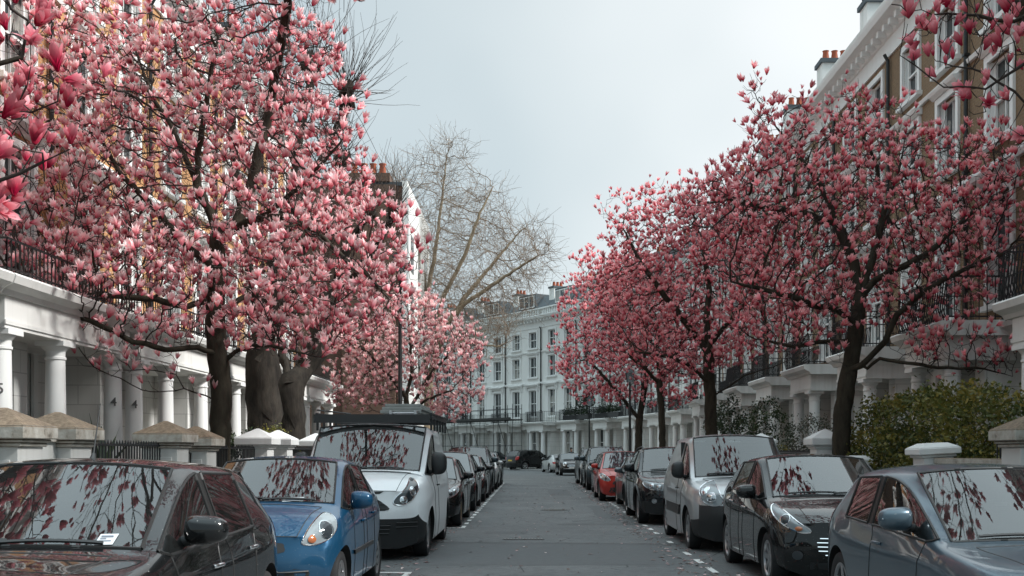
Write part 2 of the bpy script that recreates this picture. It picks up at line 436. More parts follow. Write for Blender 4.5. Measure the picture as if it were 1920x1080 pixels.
sheet('side_street', [(-60, 47.0), (LK - .2, 47.0), (LK - .2, 56.5), (-60, 56.5)], .004, M['asphalt'])['kind'] = 'structure'
def pavement(name, kerb, back, closed=False):
    n = len(kerb); mb = MB()
    ks = offset(kerb, -.14 if name.endswith('right') else .14)
    vs = [(x, y, 0) for x, y in kerb] + [(x, y, .115) for x, y in kerb] + [(x, y, .115) for x, y in ks]
    fs = [(i, i + 1, n + i + 1, n + i) for i in range(n - 1)] + [(n + i, n + i + 1, 2 * n + i + 1, 2 * n + i) for i in range(n - 1)]
    k = mb.add(vs, fs).build('kerb', M['kerb']); k['kind'] = 'structure'
    p = ribbon('pavement', ks, back, .112, M['paving']); p['kind'] = 'structure'
    return p
pavement('pavement_right', kerb_r, [(x + .1, y) for x, y in wall_r])
pavement('pavement_left', kerb_l[:5], [(-6.3, -30), (-6.3, 20), (-6.3, 44), (-6.3, 49.5), (-6.3, 51)])
sheet('garden', [(-10.3, -30), (-6.28, -30), (-6.28, 46.5), (-10.3, 46.5)], .03, M['soil'])['kind'] = 'structure'
ribbon('garden', wall_r, edge_r, .03, M['soil'])['kind'] = 'structure'

# painted bay lines, tar seams and patches lying on the road
def dashes(name, x, y0, y1, ln, gap, w=.085, z=.005, wob=.0):
    mb = MB(); y = y0
    while y < y1:
        k = ln * random.uniform(.75, 1.05)
        if random.random() > wob:
            mb.add([(x - w / 2, y, z), (x + w / 2, y, z), (x + w / 2 + random.uniform(-.008, .008), y + k, z), (x - w / 2, y + k, z)], [(0, 1, 2, 3)])
        y += ln + gap
    return mb
mb = dashes('l', -1.40, 21.2, 50.5, .55, .45)
mb.add([(-2.1, 21.05, .005), (-1.35, 21.05, .005), (-1.35, 21.15, .005), (-2.1, 21.15, .005)], [(0, 1, 2, 3)])
arc = [(-1.40 - 1.6 * (1 - math.cos(a)), 50.6 + 1.6 * math.sin(a)) for a in [i * math.pi / 16 for i in range(9)]]
for (a, b), (c, d) in zip(arc, arc[1:]): mb.add([(a - .05, b, .005), (a + .05, b, .005), (c + .05, d + .02, .005), (c - .05, d - .02, .005)], [(0, 1, 2, 3)])
mb.add([(-2.25, 13.28, .005), (-1.52, 13.28, .005), (-1.52, 13.38, .005), (-2.25, 13.38, .005)], [(0, 1, 2, 3)])
mb.add([(-1.60, 12.4, .0051), (-1.52, 12.4, .0051), (-1.52, 13.28, .0051), (-1.60, 13.28, .0051)], [(0, 1, 2, 3)])
mb.build('bay_marking', M['roadwhite'])['kind'] = 'structure'
mb = dashes('r', 2.28, 12.2, 15.6, .62, .5); mb.v += []
mb2 = dashes('r', 2.28, 17.6, 46, .5, .48, wob=.28)
n = len(mb.v); mb.v += mb2.v; mb.f += [tuple(i + n for i in f) for f in mb2.f]
mb.build('bay_marking', M['roadwhite'])['kind'] = 'structure'
sm = MB()
def seam(pts, w, z=.004):
    for (a, b), (c, d) in zip(pts, pts[1:]):
        l = math.hypot(c - a, d - b); nx, ny = -(d - b) / l * w / 2, (c - a) / l * w / 2
        sm.add([(a + nx, b + ny, z), (a - nx, b - ny, z), (c - nx, d - ny, z), (c + nx, d + ny, z)], [(0, 1, 2, 3)])
wig = lambda x0, x1, y, s: [(lerp(x0, x1, i / 14), y + s * i / 14 + random.uniform(-.03, .03)) for i in range(15)]
def lerp(a, b, t): return a + (b - a) * t
seam(wig(-1.6, 2.4, 17.75, -.35), .07); seam(wig(-1.2, 2.3, 22.3, -.3), .04); seam(wig(-1.4, 1.5, 33, .5), .06)
sm.build('tar_seam', M['tar'], road)
pt = MB()
for (x0, x1, y0, y1) in ((-1.6, 2.1, 14.2, 17.6), (.55, 1.35, 36.5, 42.5), (-.9, -.1, 19.6, 20.2), (1.5, 2.2, 24, 29.5), (-1.1, .2, 46, 48.2), (-.4, .1, 9.0, 13.1)):
    ps = []; k = 10
    for a, b, c, d in ((x0, y0, x1, y0), (x1, y0, x1, y1), (x1, y1, x0, y1), (x0, y1, x0, y0)):
        for i in range(k): ps.append((lerp(a, c, i / k) + random.uniform(-.04, .04), lerp(b, d, i / k) + random.uniform(-.05, .05), .002))
    pt.add(ps, [tuple(range(len(ps)))])
pt.build('asphalt_patch', M['patch'], road)
# long drain cover set in the road
dc = empty('drain_cover', (-.17, 18.35, 0)); tag(dc, 'long narrow iron drain cover set across the asphalt of the road', 'drain cover')
MB().box(-.36, .36, -.10, .10, -.004, .007).build('cover_frame', M['tar'], dc)
g = MB()
for k in range(13): g.box(-.33 + k * .052, -.30 + k * .052, -.075, .075, .008, .014)
g.build('cover_bars', plain('worn_iron', (.16, .155, .14), .5, .5, .3, 20), dc)

mh = empty('manhole_cover', (.55, 27.5, 0)); tag(mh, 'round iron manhole cover in the middle of the road beyond the drain cover', 'manhole cover')
MB().lathe([(.36, -.004), (.36, .006), (.31, .007), (.31, -.004)], n=28, cap=False).build('cover_rim', M['tar'], mh)
q = MB().lathe([(.30, -.004), (.30, .007)], n=28)
for i in range(-4, 5):
    l_ = math.sqrt(.28 ** 2 - (i * .06) ** 2); q.box(-l_, l_, i * .06 - .012, i * .06 + .012, .007, .011)
q.build('cover_plate', bpy.data.materials['worn_iron'], mh)
# ------------------------------------------------------------------ terraced houses
def window_part(par, x, z, w, h, style, trim, panemat=None):
    """opening x..x+w, z..z+h in a wall whose face is y=0: surround, sash frame, pane, sill"""
    s = MB(); t = .17; pr = -.07
    s.box(x - t, x, pr, .02, z, z + h); s.box(x + w, x + w + t, pr, .02, z, z + h); s.box(x - t, x + w + t, pr, .02, z + h, z + h + t)
    # reveals
    s.box(x - .003, x + .03, .02, .2, z, z + h); s.box(x + w - .03, x + w + .003, .02, .2, z, z + h)
    if style == 'hood':
        s.sweep_x([(.0, z + h + .30), (-.12, z + h + .30), (-.16, z + h + .40), (-.30, z + h + .44), (-.34, z + h + .54), (-.30, z + h + .57), (.0, z + h + .60)], x - .38, x + w + .38)
        for a in (x - .36, x + w + .16):
            s.add([(a, 0, z + h - .1), (a + .2, 0, z + h - .1), (a + .2, -.08, z + h - .05), (a, -.08, z + h - .05), (a, 0, z + h + .30), (a + .2, 0, z + h + .30), (a + .2, -.24, z + h + .30), (a, -.24, z + h + .30)], [(0, 3, 2, 1), (4, 5, 6, 7), (0, 1, 5, 4), (1, 2, 6, 5), (2, 3, 7, 6), (3, 0, 4, 7)])
    elif style == 'cornice':
        s.sweep_x([(.0, z + h + .18), (-.10, z + h + .18), (-.20, z + h + .26), (-.24, z + h + .34), (.0, z + h + .37)], x - .25, x + w + .25)
    elif style == 'arch':
        pts = [(x - t, z + h), *[(x + w / 2 - (w / 2 + t) * math.cos(a), z + h + .34 * math.sin(a)) for a in [i * math.pi / 8 for i in range(1, 8)]], (x + w + t, z + h)]
        s.prism(pts, -.10, -.072)
    o = s.build('window', trim, par, bevel=0)
    MB().box(x - t - .08, x + w + t + .08, -.17, .10, z - .12, z - .002).build('sill', trim, o)
    f = MB(); b = .07; y0, y1 = .10, .16
    f.box(x + .03, x + .03 + b, y0, y1, z, z + h); f.box(x + w - .03 - b, x + w - .03, y0, y1, z, z + h)
    f.box(x + .03 + b, x + w - .03 - b, y0, y1, z, z + b); f.box(x + .03 + b, x + w - .03 - b, y0, y1, z + h - b, z + h)
    f.box(x + .03 + b, x + w - .03 - b, y0 - .015, y1, z + h * .5 - .03, z + h * .5 + .03)
    f.box(x + w / 2 - .015, x + w / 2 + .015, y0 + .012, y1, z + b, z + h - b)
    f.build('frame', M['trim'], o)
    MB().box(x + .03, x + w - .03, .165, .18, z, z + h).build('pane', panemat or M['pane'], o)
    return o

def wall_with_holes(W, z0, z1, th, holes):
    """holes in vertical columns: list of (x, w, [(z, h), ...])"""
    mb = MB(); x = 0
    for (hx, hw, zs) in sorted(holes):
        mb.box(x, hx, 0, th, z0, z1); z = z0
        for (hz, hh) in sorted(zs):
            mb.box(hx, hx + hw, 0, th, z, hz); z = hz + hh
        mb.box(hx, hx + hw, 0, th, z, z1); x = hx + hw
    mb.box(x, W, 0, th, z0, z1)
    return mb

def column_mb(mb, x, y, z0, z1, r):
    mb.box(x - r * 1.45, x + r * 1.45, y - r * 1.45, y + r * 1.45, z0, z0 + .14)
    mb.lathe([(r * 1.4, .14), (r * 1.42, .2), (r * 1.2, .27), (r * 1.05, .32), (r, .4), (r * 1.0, (z1 - z0) * .35), (r * .86, z1 - z0 - .34), (r * .96, z1 - z0 - .32), (r * .96, z1 - z0 - .28), (r * .86, z1 - z0 - .27), (r * .88, z1 - z0 - .18), (r * 1.22, z1 - z0 - .1), (r * 1.22, z1 - z0 - .09)], (x, y, z0), 20)
    mb.box(x - r * 1.32, x + r * 1.32, y - r * 1.32, y + r * 1.32, z1 - .09, z1)

def railing_mb(mb, p, q, z, h, gap=.115, belly=0.0, th=.018):
    p = Vector((*p, 0)); q = Vector((*q, 0)); L = (q - p).length; d = (q - p) / L; n = Vector((d.y, -d.x, 0))
    for zz in (z + .08, z + h):
        mb.bar(p + Vector((0, 0, zz)), q + Vector((0, 0, zz)), .035, .03)
    k = max(2, int(L / gap))
    for i in range(k + 1):
        b = p + d * (L * i / k)
        if belly:
            pts = [b + Vector((0, 0, z)), b + n * belly + Vector((0, 0, z + h * .3)), b + n * belly * .5 + Vector((0, 0, z + h * .6)), b + Vector((0, 0, z + h))]
            for a, c in zip(pts, pts[1:]): mb.bar(a, c, th)
        else: mb.bar(b + Vector((0, 0, z)), b + Vector((0, 0, z + h)), th)

def build_house(kind):
    """front at y=0 looking to -y, frontage x 0..HW"""
    W = HW; root = empty('terraced_house')
    wallm = {'amber': M['brick_l'], 'brown': M['brick_r'], 'stucco': M['stucco']}[kind]
    G0, G1 = .0, 4.35; top = 13.75
    wx = (.95, 3.65); ww = 1.2
    holes = [(x, ww, [(4.95, 2.55), (8.75, 1.95), (11.55, 1.55)]) for x in wx]
    wall_with_holes(W, G1, top, .3, holes).build('upper_wall', wallm, root)
    wall_with_holes(W, G0, G1 - .002, .3, [(1.15, 1.1, [(.9, 2.75)]), (3.55, 1.3, [(1.25, 2.3)])]).build('ground_floor_wall', M['stucco_joint'], root)
    MB().box(.004, W - .004, .302, 9, 0, top).build('rear_wall', wallm, root)
    for x in wx:
        window_part(root, x, 4.95, ww, 2.55, 'hood', M['trim']); window_part(root, x, 8.75, ww, 1.95, 'cornice', M['trim']); window_part(root, x, 11.55, ww, 1.55, 'plain', M['trim'])
    window_part(root, 3.55, 1.25, 1.3, 2.3, 'plain', M['trim'])
    dr = MB().box(1.15, 2.25, .12, .2, .9, 3.0).build('front_door', plain('door_' + kind, {'amber': (.02, .02, .022), 'brown': (.015, .02, .03), 'stucco': (.03, .03, .032)}[kind], .35, 0, .1), root)
    dp = MB()
    for a, b, c, d in ((1.27, 1.64, 1.05, 1.75), (1.76, 2.13, 1.05, 1.75), (1.27, 1.64, 1.9, 2.85), (1.76, 2.13, 1.9, 2.85)): dp.box(a, b, .09, .118, c, d)
    dp.build('door_panel', dr.data.materials[0], dr, bevel=.01)
    MB().lathe([(.03, 0), (.04, .03), (.02, .05)], (1.70, .10, 1.82), 10).build('handle', M['chrome'], dr)
    MB().box(1.15, 2.25, .14, .16, 3.05, 3.65).build('fanlight', M['pane'], root)
    # string courses, frieze, main cornice, parapet
    sc = MB()
    sc.sweep_x([(0, 8.05), (-.10, 8.05), (-.14, 8.15), (-.14, 8.25), (0, 8.28)], 0, W); sc.sweep_x([(0, 11.1), (-.08, 11.1), (-.11, 11.2), (0, 11.23)], 0, W)
    sc.build('string_course', M['trim'], root)
    co = MB()
    co.sweep_x([(0, 13.45), (-.06, 13.45), (-.06, 13.98), (-.12, 14.0), (-.16, 14.12), (-.42, 14.26), (-.58, 14.3), (-.64, 14.44), (-.66, 14.52), (-.58, 14.56), (.3, 14.6), (.3, 13.45)], 0, W)
    k = 11
    for i in range(k): x = W * (i + .5) / k; co.box(x - .09, x + .09, -.40, -.13, 14.02, 14.2)
    co.build('cornice', M['trim'], root)
    MB().box(.002, W - .002, .0, .28, 14.6, 15.25).box(-.0, W, -.05, .33, 15.252, 15.35).build('parapet', M['stucco'], root)
    if kind == 'stucco':
        b = MB()
        for i in range(14): b.lathe([(.06, .0), (.09, .15), (.05, .4), (.07, .55)], (.4 + i * .38, -.2, 14.62), 8)
        b.box(0, W, -.3, -.06, 15.18, 15.3).build('balustrade', M['trim'], root)
        MB().add([(0, .33, 15.3), (W, .33, 15.3), (W, 1.3, 16.7), (0, 1.3, 16.7), (0, 8, 16.8), (W, 8, 16.8), (0, 8, 15), (W, 8, 15)], [(0, 1, 2, 3), (3, 2, 5, 4), (4, 5, 7, 6), (0, 3, 4, 6), (1, 7, 5, 2)]).build('roof', M['slate'], root)
        dm = MB().box(1.2, 3.9, .5, 2.2, 15.4, 16.95).build('dormer', M['lead'], root)
        f = MB()
        for i in range(4): f.box(1.35 + i * .78, 1.42 + i * .78, .43, .498, 15.7, 16.7)
        f.box(1.35, 3.76, .432, .496, 15.63, 15.71); f.box(1.35, 3.76, .432, .496, 16.7, 16.78); f.build('frame', M['trim'], dm)
        MB().box(1.4, 3.7, .47, .496, 15.71, 16.7).build('pane', M['pane'], dm)
    else:
        MB().add([(0, .6, 15.0), (W, .6, 15.0), (W, 4.5, 16.6), (0, 4.5, 16.6), (0, 9, 14.0), (W, 9, 14.0)], [(0, 1, 2, 3), (3, 2, 5, 4), (0, 3, 4), (1, 5, 2)]).build('roof', M['slate'], root)
    ch = MB().box(-.42, .42, .9, 2.1, 14.6, 17.25).build('chimney', M['stucco'] if kind != 'amber' else M['brick_l'], root)
    MB().box(-.5, .5, .82, 2.18, 17.252, 17.42).build('chimney_cap', M['lead'], ch)
    for i in range(3): MB().lathe([(.13, 0), (.15, .1), (.11, .4), (.14, .45)], (0, 1.15 + i * .36, 17.42), 12).build('chimney_pot', M['terracotta'], ch, smooth=50)
    # porch
    pd = 1.75; pz = 3.5
    xe = W - .25 if kind == 'amber' else 3.0
    p = MB(); p.box(.25, xe, -pd, -.002, pz, 4.02)
    p.sweep_x([(-.004, 4.022), (-pd - .05, 4.022), (-pd - .10, 4.1), (-pd - .26, 4.18), (-pd - .30, 4.3), (-pd - .26, 4.34), (-.004, 4.36)], .02, xe + .23)
    p.box(.23, xe + .02, -pd - .025, -pd - .002, pz + .06, pz + .13)
    if kind != 'amber': p.box(xe + .002, W, -.5, -.002, 3.72, 4.02); p.sweep_x([(-.004, 4.022), (-.55, 4.022), (-.60, 4.1), (-.76, 4.18), (-.80, 4.28), (-.004, 4.33)], xe + .235, W)
    po = p.build('porch', M['stucco'], root)
    c = None
    for x in ((.55, 2.55, 5.2) if kind == 'amber' else (.55, 2.62)):
        c = MB(); column_mb(c, x, -pd + .22, .112, pz, .195); c.build('column', M['trim'], po, smooth=35)
    MB().box(.3, .8, -.9, -.004, .1, pz - .003).box(2.3, 2.8, -.9, -.004, .1, pz - .003).build('porch_pier', M['stucco_joint'], po)
    st = MB()
    for i in range(4): st.box(1.0, 2.25, -pd + .35 + i * .32, -.005, .03 + i * .21, .03 + (i + 1) * .21 + .02)
    st.build('steps', M['stone'], root)
    r = MB(); rh = .55 if kind == 'amber' else .95
    if kind == 'amber': railing_mb(r, (.12, -pd - .1), (W - .12, -pd - .1), 4.36, rh, .14, 0, .018)
    else:
        railing_mb(r, (.12, -pd - .1), (xe + .1, -pd - .1), 4.36, rh, .13, .09 if kind == 'brown' else .0, .02)
        railing_mb(r, (xe + .1, -.62), (xe + .1, -pd - .1), 4.36, rh, .16); railing_mb(r, (xe + .2, -.66), (W - .05, -.66), 4.3, rh, .13, .08 if kind == 'brown' else 0, .02)
    railing_mb(r, (.12, -pd - .1), (.12, -.05), 4.36, rh, .2)
    r.build('balcony_railing', M['iron'], root)
    # downpipe
    d = MB(); d.tube([(W - .22, -.09, 4.4), (W - .22, -.09, 13.3), (W - .22, -.2, 13.5)], .055, 8)
    for z in (5.5, 8.4, 11.3): d.box(W - .30, W - .14, -.16, -.02, z, z + .06)
    d.build('downpipe', M['iron'], root)
    return root

H_amber = build_house('amber'); H_brown = build_house('brown'); H_stucco = build_house('stucco')
ORD = ['nearest', 'second', 'third', 'fourth', 'fifth', 'sixth', 'seventh', 'eighth', 'ninth', 'tenth', 'eleventh', 'twelfth', 'thirteenth']
for i in range(6):
    h = H_amber if i == 0 else copy_tree(H_amber)
    h.location = (-10.2, 11.0 + HW * i, 0); h.rotation_euler = (0, 0, R(90))
    tag(h, f'amber brick terraced house with white columns, {ORD[i]} along the left side', 'house', 'amber brick terraced houses on the left')
left_houses = [o for o in COL.objects if o.get('group') == 'amber brick terraced houses on the left']
for i in range(9):
    h = H_brown if i == 0 else copy_tree(H_brown)
    h.location = (10.8, 61.0 - HW * (8 - i) + 0.0, 0) if False else (10.8, 14.6 + HW * (i), 0); h.rotation_euler = (0, 0, R(-90))
    tag(h, f'brown brick terraced house with white trim, {ORD[i]} along the right side', 'house', 'brown brick terraced houses on the right')
for i in range(len(FL) - 1):
    (x0, y0), (x1, y1) = FL[i], FL[i + 1]
    h = H_stucco if i == 0 else copy_tree(H_stucco)
    h.location = (x1, y1, 0); h.scale = (1, 1, .925); h.rotation_euler = (0, 0, math.atan2(y0 - y1, x0 - x1))
    tag(h, f'white stucco terraced house on the far curve, {ORD[i]} after the brown houses', 'house', 'white stucco houses on the far curve')

# numbers painted on two porch columns
def text_mesh(txt, size, name, mat, parent, loc, rot):
    cu = bpy.data.curves.new('txt', 'FONT'); cu.body = txt; cu.size = size; cu.extrude = .003; cu.align_x = 'CENTER'; cu.offset = .004
    o = bpy.data.objects.new('txt', cu); COL.objects.link(o)
    dg = bpy.context.evaluated_depsgraph_get(); me = bpy.data.meshes.new_from_object(o.evaluated_get(dg))
    bpy.data.objects.remove(o)
    q = link_mesh(name, me, mat, parent); q.location = loc; q.rotation_euler = rot
    return q
M['numgrey'] = plain('number_grey', (.09, .09, .09), .6)
for h, xc, tx in ((left_houses[1], .55, '5'), (left_houses[2], .55, '4'), (left_houses[1], 5.2, '4')):
    text_mesh(tx, .24, 'house_number', M['numgrey'], h, (xc - .185, -1.53 - .085, 2.45), (R(90), 0, R(-62)))

# end house beyond the side street: dark brick flank towards us, white front to the road
fl = empty('corner_house', (-6.75, 57.0, 0)); tag(fl, 'tall corner house with dark brick flank wall and clay chimney pots', 'house')
MB().box(-11, -.25, 0, 12, 0, 15.7).build('flank_wall', M['brick_d'], fl)
MB().box(-.248, 0.02, -.03, 12, 0, 15.95).build('front_wall', M['stucco'], fl)
MB().box(-11.1, -.28, -.06, 12, 15.702, 15.9).build('coping', M['lead'], fl)
MB().box(-3.4, -.6, -.32, -.002, 0, 15.7).build('chimney_breast', M['brick_d'], fl)
ck = MB().box(-3.2, -.9, -.2, 1.0, 15.902, 16.35).build('chimney', M['brick_d'], fl)
for i in range(4): MB().lathe([(.17, 0), (.2, .08), (.15, .5), (.2, .56), (.2, .6)], (-2.85 + i * .5, .3, 16.35), 12).build('chimney_pot', M['terracotta'], ck, smooth=50)
for (x, z, w, h) in ((-6.4, 3.0, .55, 3.9), (-6.4, 7.6, .55, 3.0), (-9.3, 7.6, 1.0, 2.0), (-9.3, 3.2, 1.0, 2.4)):
    o = MB().box(x, x + w, -.12, -.003, z, z + h).box(x - .1, x + w + .1, -.16, -.003, z - .16, z - .002).build('blind_window', stucco_mat('pale_panel', (.50, .40, .29), False, .3) if w < .6 else M['trim'], fl)
    if w > .6: MB().box(x + .12, x + w - .12, -.135, -.121, z + .12, z + h - .1).build('pane', M['pane'], o)
for k in range(3):
    w_ = MB()
    for z in (4.9, 8.7, 11.4): w_.box(.022, .05, 1.6 + k * 3.6, 2.8 + k * 3.6, z, z + 2.0)
    w_.build('window_bay', M['pane'], fl)
MB().box(-.24, .10, -.1, .12, 0, 15.6).build('quoin_strip', M['trim'], fl)
# ------------------------------------------------------------------ trees
M['bark'] = bark_mat('magnolia_bark', (.020, .016, .012), (.060, .050, .036), 6)
M['twig'] = plain('twig_bark', (.030, .020, .016), .85, 0, .3, 5)
M['bark_plane'] = bark_mat('plane_bark', (.012, .010, .009), (.048, .040, .032), 5)
M['bark_pale'] = bark_mat('pale_plane_bark', (.15, .115, .08), (.36, .29, .20), 3)
M['twig_pale'] = plain('pale_twig', (.19, .14, .10), .85, 0, .3, 3)
M['petal_l'] = petal_mat('lit_rose_petals', (.56, .04, .095), (.88, .31, .365), (.97, .79, .78))  # lit copy: light from the right is put into the petal colour
M['petal_r'] = petal_mat('shaded_rose_petals', trans=.45, deep=(.52, .028, .065), mid=(.82, .185, .24), pale=(.95, .58, .58))  # right-hand trees: shade on the blossoms is painted in as deeper colour
M['petal_d'] = petal_mat('dark_shaded_rose_petals', (.40, .018, .05), (.64, .075, .135), (.84, .34, .38))  # near trees: the same pink darkened further, shade put into the colour
M['petal_p'] = petal_mat('pale_rose_petals', (.62, .16, .22), (.84, .42, .45), (.93, .76, .73))

def grow(seeds, attr, step=.16, di=1.3, dk=.30, iters=200, up=.12, jit=.25, seed=1):
    """space colonisation. seeds: list of polylines (each: points, index of the seed polyline it springs from or None)."""
    g = np.random.default_rng(seed)
    P_ = []; par = []
    ends = []
    for pts in seeds:
        pts = [np.array(p, float) for p in pts]
        if P_:
            A = np.array(P_); k = int(np.argmin(((A - pts[0]) ** 2).sum(1))); last = k
        else:
            P_.append(pts[0]); par.append(-1); last = 0
        for a, b in zip(pts, pts[1:]):
            n = max(1, int(np.linalg.norm(b - a) / step))
            for i in range(1, n + 1):
                w = g.normal(0, step * .07, 3)
                P_.append(a + (b - a) * i / n + w); par.append(last); last = len(P_) - 1
    nodes = np.array(P_); par = list(par)
    att = np.array(attr, float); alive = np.ones(len(att), bool)
    near = np.zeros(len(att), int); dist = np.full(len(att), 1e9)
    def update(lo):
        for s in range(lo, len(nodes), 400):
            blk = nodes[s:s + 400]
            d = np.linalg.norm(att[:, None, :] - blk[None], axis=2)
            j = d.argmin(1); dm = d[np.arange(len(att)), j]
            m = dm < dist
            dist[m] = dm[m]; near[m] = s + j[m]
    update(0); alive &= dist > dk
    dirs_used = {}
    for it in range(iters):
        act = alive & (dist < di * (3 if it < 6 else 1))
        if not act.any(): break
        acc = {}
        idx = near[act]; v = att[act] - nodes[idx]; v /= np.linalg.norm(v, axis=1)[:, None] + 1e-9
        u, inv = np.unique(idx, return_inverse=True)
        s = np.zeros((len(u), 3)); np.add.at(s, inv, v)
        s /= np.linalg.norm(s, axis=1)[:, None] + 1e-9
        s += g.normal(0, jit, s.shape); s[:, 2] += up
        s /= np.linalg.norm(s, axis=1)[:, None] + 1e-9
        new = nodes[u] + s * step
        keep = []
        for k, (ui, nd) in enumerate(zip(u, new)):
            if dirs_used.get(ui, 0) < 3:
                dirs_used[ui] = dirs_used.get(ui, 0) + 1; keep.append(k)
        if not keep: break
        lo = len(nodes)
        nodes = np.vstack([nodes, new[keep]]); par += [int(u[k]) for k in keep]
        update(lo); alive &= dist > dk
    return nodes, np.array(par)

def radii(nodes, par, tip=.006, ex=2.35, base=None):
    n = len(nodes); r = np.zeros(n); nch = np.bincount(par[par >= 0], minlength=n)
    acc = np.zeros(n)
    for i in range(n - 1, -1, -1):
        r[i] = tip if nch[i] == 0 else acc[i] ** (1 / ex)
        if par[i] >= 0: acc[par[i]] += r[i] ** ex
    if base:
        k = base / r[0]
        # thick parts scale to the wanted trunk, tips stay
        t = np.clip((r - tip) / (r[0] - tip), 0, 1) ** .5
        r = r * (1 + (k - 1) * t)
    return r, nch

def chains(par, nch, r):
    """split the skeleton into runs, each starting at its fork"""
    n = len(par); kids = [[] for _ in range(n)]
    for i in range(n):
        if par[i] >= 0: kids[par[i]].append(i)
    out = []; stack = [(0, -1)]
    while stack:
        i, p = stack.pop()
        c = [p, i] if p >= 0 else [i]
        while kids[i]:
            ks = sorted(kids[i], key=lambda q: -r[q])
            for q in ks[1:]: stack.append((q, i))
            i = ks[0]; c.append(i)
        if len(c) > 1: out.append(c)
    return out

def tubes(nodes, r, chs, rmin, rmax, taper_first=True):
    """tubes for every run; a run is cut where it gets thinner than rmin (thin part goes to the twigs)"""
    TV = []; TQ = []; BV = []; BQ = []
    def add(V, Q, pts, rad, k):
        m = len(pts)
        d = np.gradient(pts, axis=0); d /= np.linalg.norm(d, axis=1)[:, None] + 1e-9
        ref = np.array([.31, .22, .92]); 
        if abs(d[0] @ ref) > .9: ref = np.array([1, 0, 0.])
        a = np.cross(d, ref); a /= np.linalg.norm(a, axis=1)[:, None] + 1e-9; b = np.cross(a, d)
        th = np.arange(k) * 2 * np.pi / k
        ring = pts[:, None] + rad[:, None, None] * (np.cos(th)[None, :, None] * a[:, None] + np.sin(th)[None, :, None] * b[:, None])
        off = sum(len(x) for x in V)
        V.append(ring.reshape(-1, 3))
        i = np.arange(m - 1)[:, None] * k; j = np.arange(k)[None]; jn = (j + 1) % k
        Q.append((off + np.stack([i + j, i + jn, i + k + jn, i + k + j], -1)).reshape(-1, 4))
    for c in chs:
        pts = nodes[c]; rad = r[c].copy()
        if taper_first and len(rad) > 1 and rad[0] > rad[1] * 1.3: rad[0] = rad[1] * 1.15
        big = rad > rmin
        nb = len(rad) if big.all() else int(np.argmin(big))
        if nb >= 2:
            add(BV, BQ, pts[:nb + (1 if nb < len(rad) else 0)], rad[:nb + (1 if nb < len(rad) else 0)], 10 if rad[0] > .08 else 6)
        if nb < len(rad):
            s = max(0, nb - 1)
            if len(rad) - s >= 2: add(TV, TQ, pts[s:], np.maximum(rad[s:], .0035), 4 if rad[s] > .012 else 3)
    cat = lambda V, Q: (np.concatenate(V) if V else np.zeros((0, 3)), np.concatenate(Q) if Q else np.zeros((0, 4), int))
    return cat(BV, BQ), cat(TV, TQ)

def flower_template(kind, rows=4, seed=0):
    """goblet of petals, length 1, base at the origin, opening upwards"""
    g = np.random.default_rng(seed); V = []; Q = []; T = []
    rings = {'bud': [(4, .9, .13, 1.0)], 'half': [(5, .95, .30, 1.0), (4, .85, .17, 1.0)], 'open': [(5, .92, .50, .95), (4, .95, .26, 1.0)], 'wide': [(5, .80, .68, .85), (5, .95, .40, .95)]}[kind]
    for (n, L, spread, _) in rings:
        ph = g.uniform(0, 6.28)
        for k in range(n):
            a = ph + 2 * np.pi * k / n + g.normal(0, .12); l = L * g.uniform(.72, 1.15); sp = spread * g.uniform(.4, 1.75)
            base = len(V)
            for i in range(rows + 1):
                u = i / rows
                rad = .035 + .17 * np.sin(np.pi * min(1, u * 1.05) * .62) * (1 if kind != 'bud' else .75) + sp * max(0, u - .25) ** 1.6 * .9
                z = l * (u - .18 * sp * u ** 3)
                hw = .165 * (np.sin(np.pi * (u * .80 + .10)) ** .8) * (1 if u < .99 else .12) * (1.0 if kind != 'bud' else .85)
                if i == 0: hw = .05
                for v in (-1, 0, 1):
                    cup = .05 * (v * v) * (1 if u > .1 else 0)
                    rr = rad - cup
                    V.append((rr * np.cos(a) - v * hw * np.sin(a), rr * np.sin(a) + v * hw * np.cos(a), z)); T.append(u)
            for i in range(rows):
                for j in range(2):
                    b = base + i * 3 + j; Q.append((b, b + 1, b + 4, b + 3))
    return np.array(V), np.array(Q), np.array(T)

FLW = {r: [flower_template(k, r, s) for s, k in enumerate(['bud', 'half', 'half', 'open', 'open', 'wide', 'bud', 'half', 'open', 'wide'])] for r in (3, 6)}

def flowers(pos, dirs, size, g, rows=3, weights=(.08, .12, .12, .12, .12, .08, .07, .11, .11, .07)):
    Vs = []; Qs = []; Ts = []; Rs = []; off = 0
    kinds = g.choice(10, len(pos), p=np.array(weights) / sum(weights))
    for kd in range(10):
        m = np.where(kinds == kd)[0]
        if not len(m): continue
        V, Q, T = FLW[rows][kd]
        d = dirs[m]; d = d / np.linalg.norm(d, axis=1)[:, None]
        ref = g.normal(0, 1, d.shape); a = np.cross(d, ref); a /= np.linalg.norm(a, axis=1)[:, None]; b = np.cross(d, a)
        s = size * g.uniform(.6, 1.3, len(m)) * (.75 if kd in (0, 6) else 1)
        W = pos[m][:, None] + s[:, None, None] * (V[None, :, 0:1] * a[:, None] + V[None, :, 1:2] * b[:, None] + V[None, :, 2:3] * d[:, None])
        n = len(V)
        Vs.append(W.reshape(-1, 3)); Qs.append((off + np.arange(len(m))[:, None, None] * n + Q[None]).reshape(-1, 4))
        Ts.append(np.tile(T, len(m))); Rs.append(np.repeat(g.uniform(0, 1, len(m)), n)); off += n * len(m)
    return np.concatenate(Vs), np.concatenate(Qs), np.concatenate(Ts), np.concatenate(Rs)

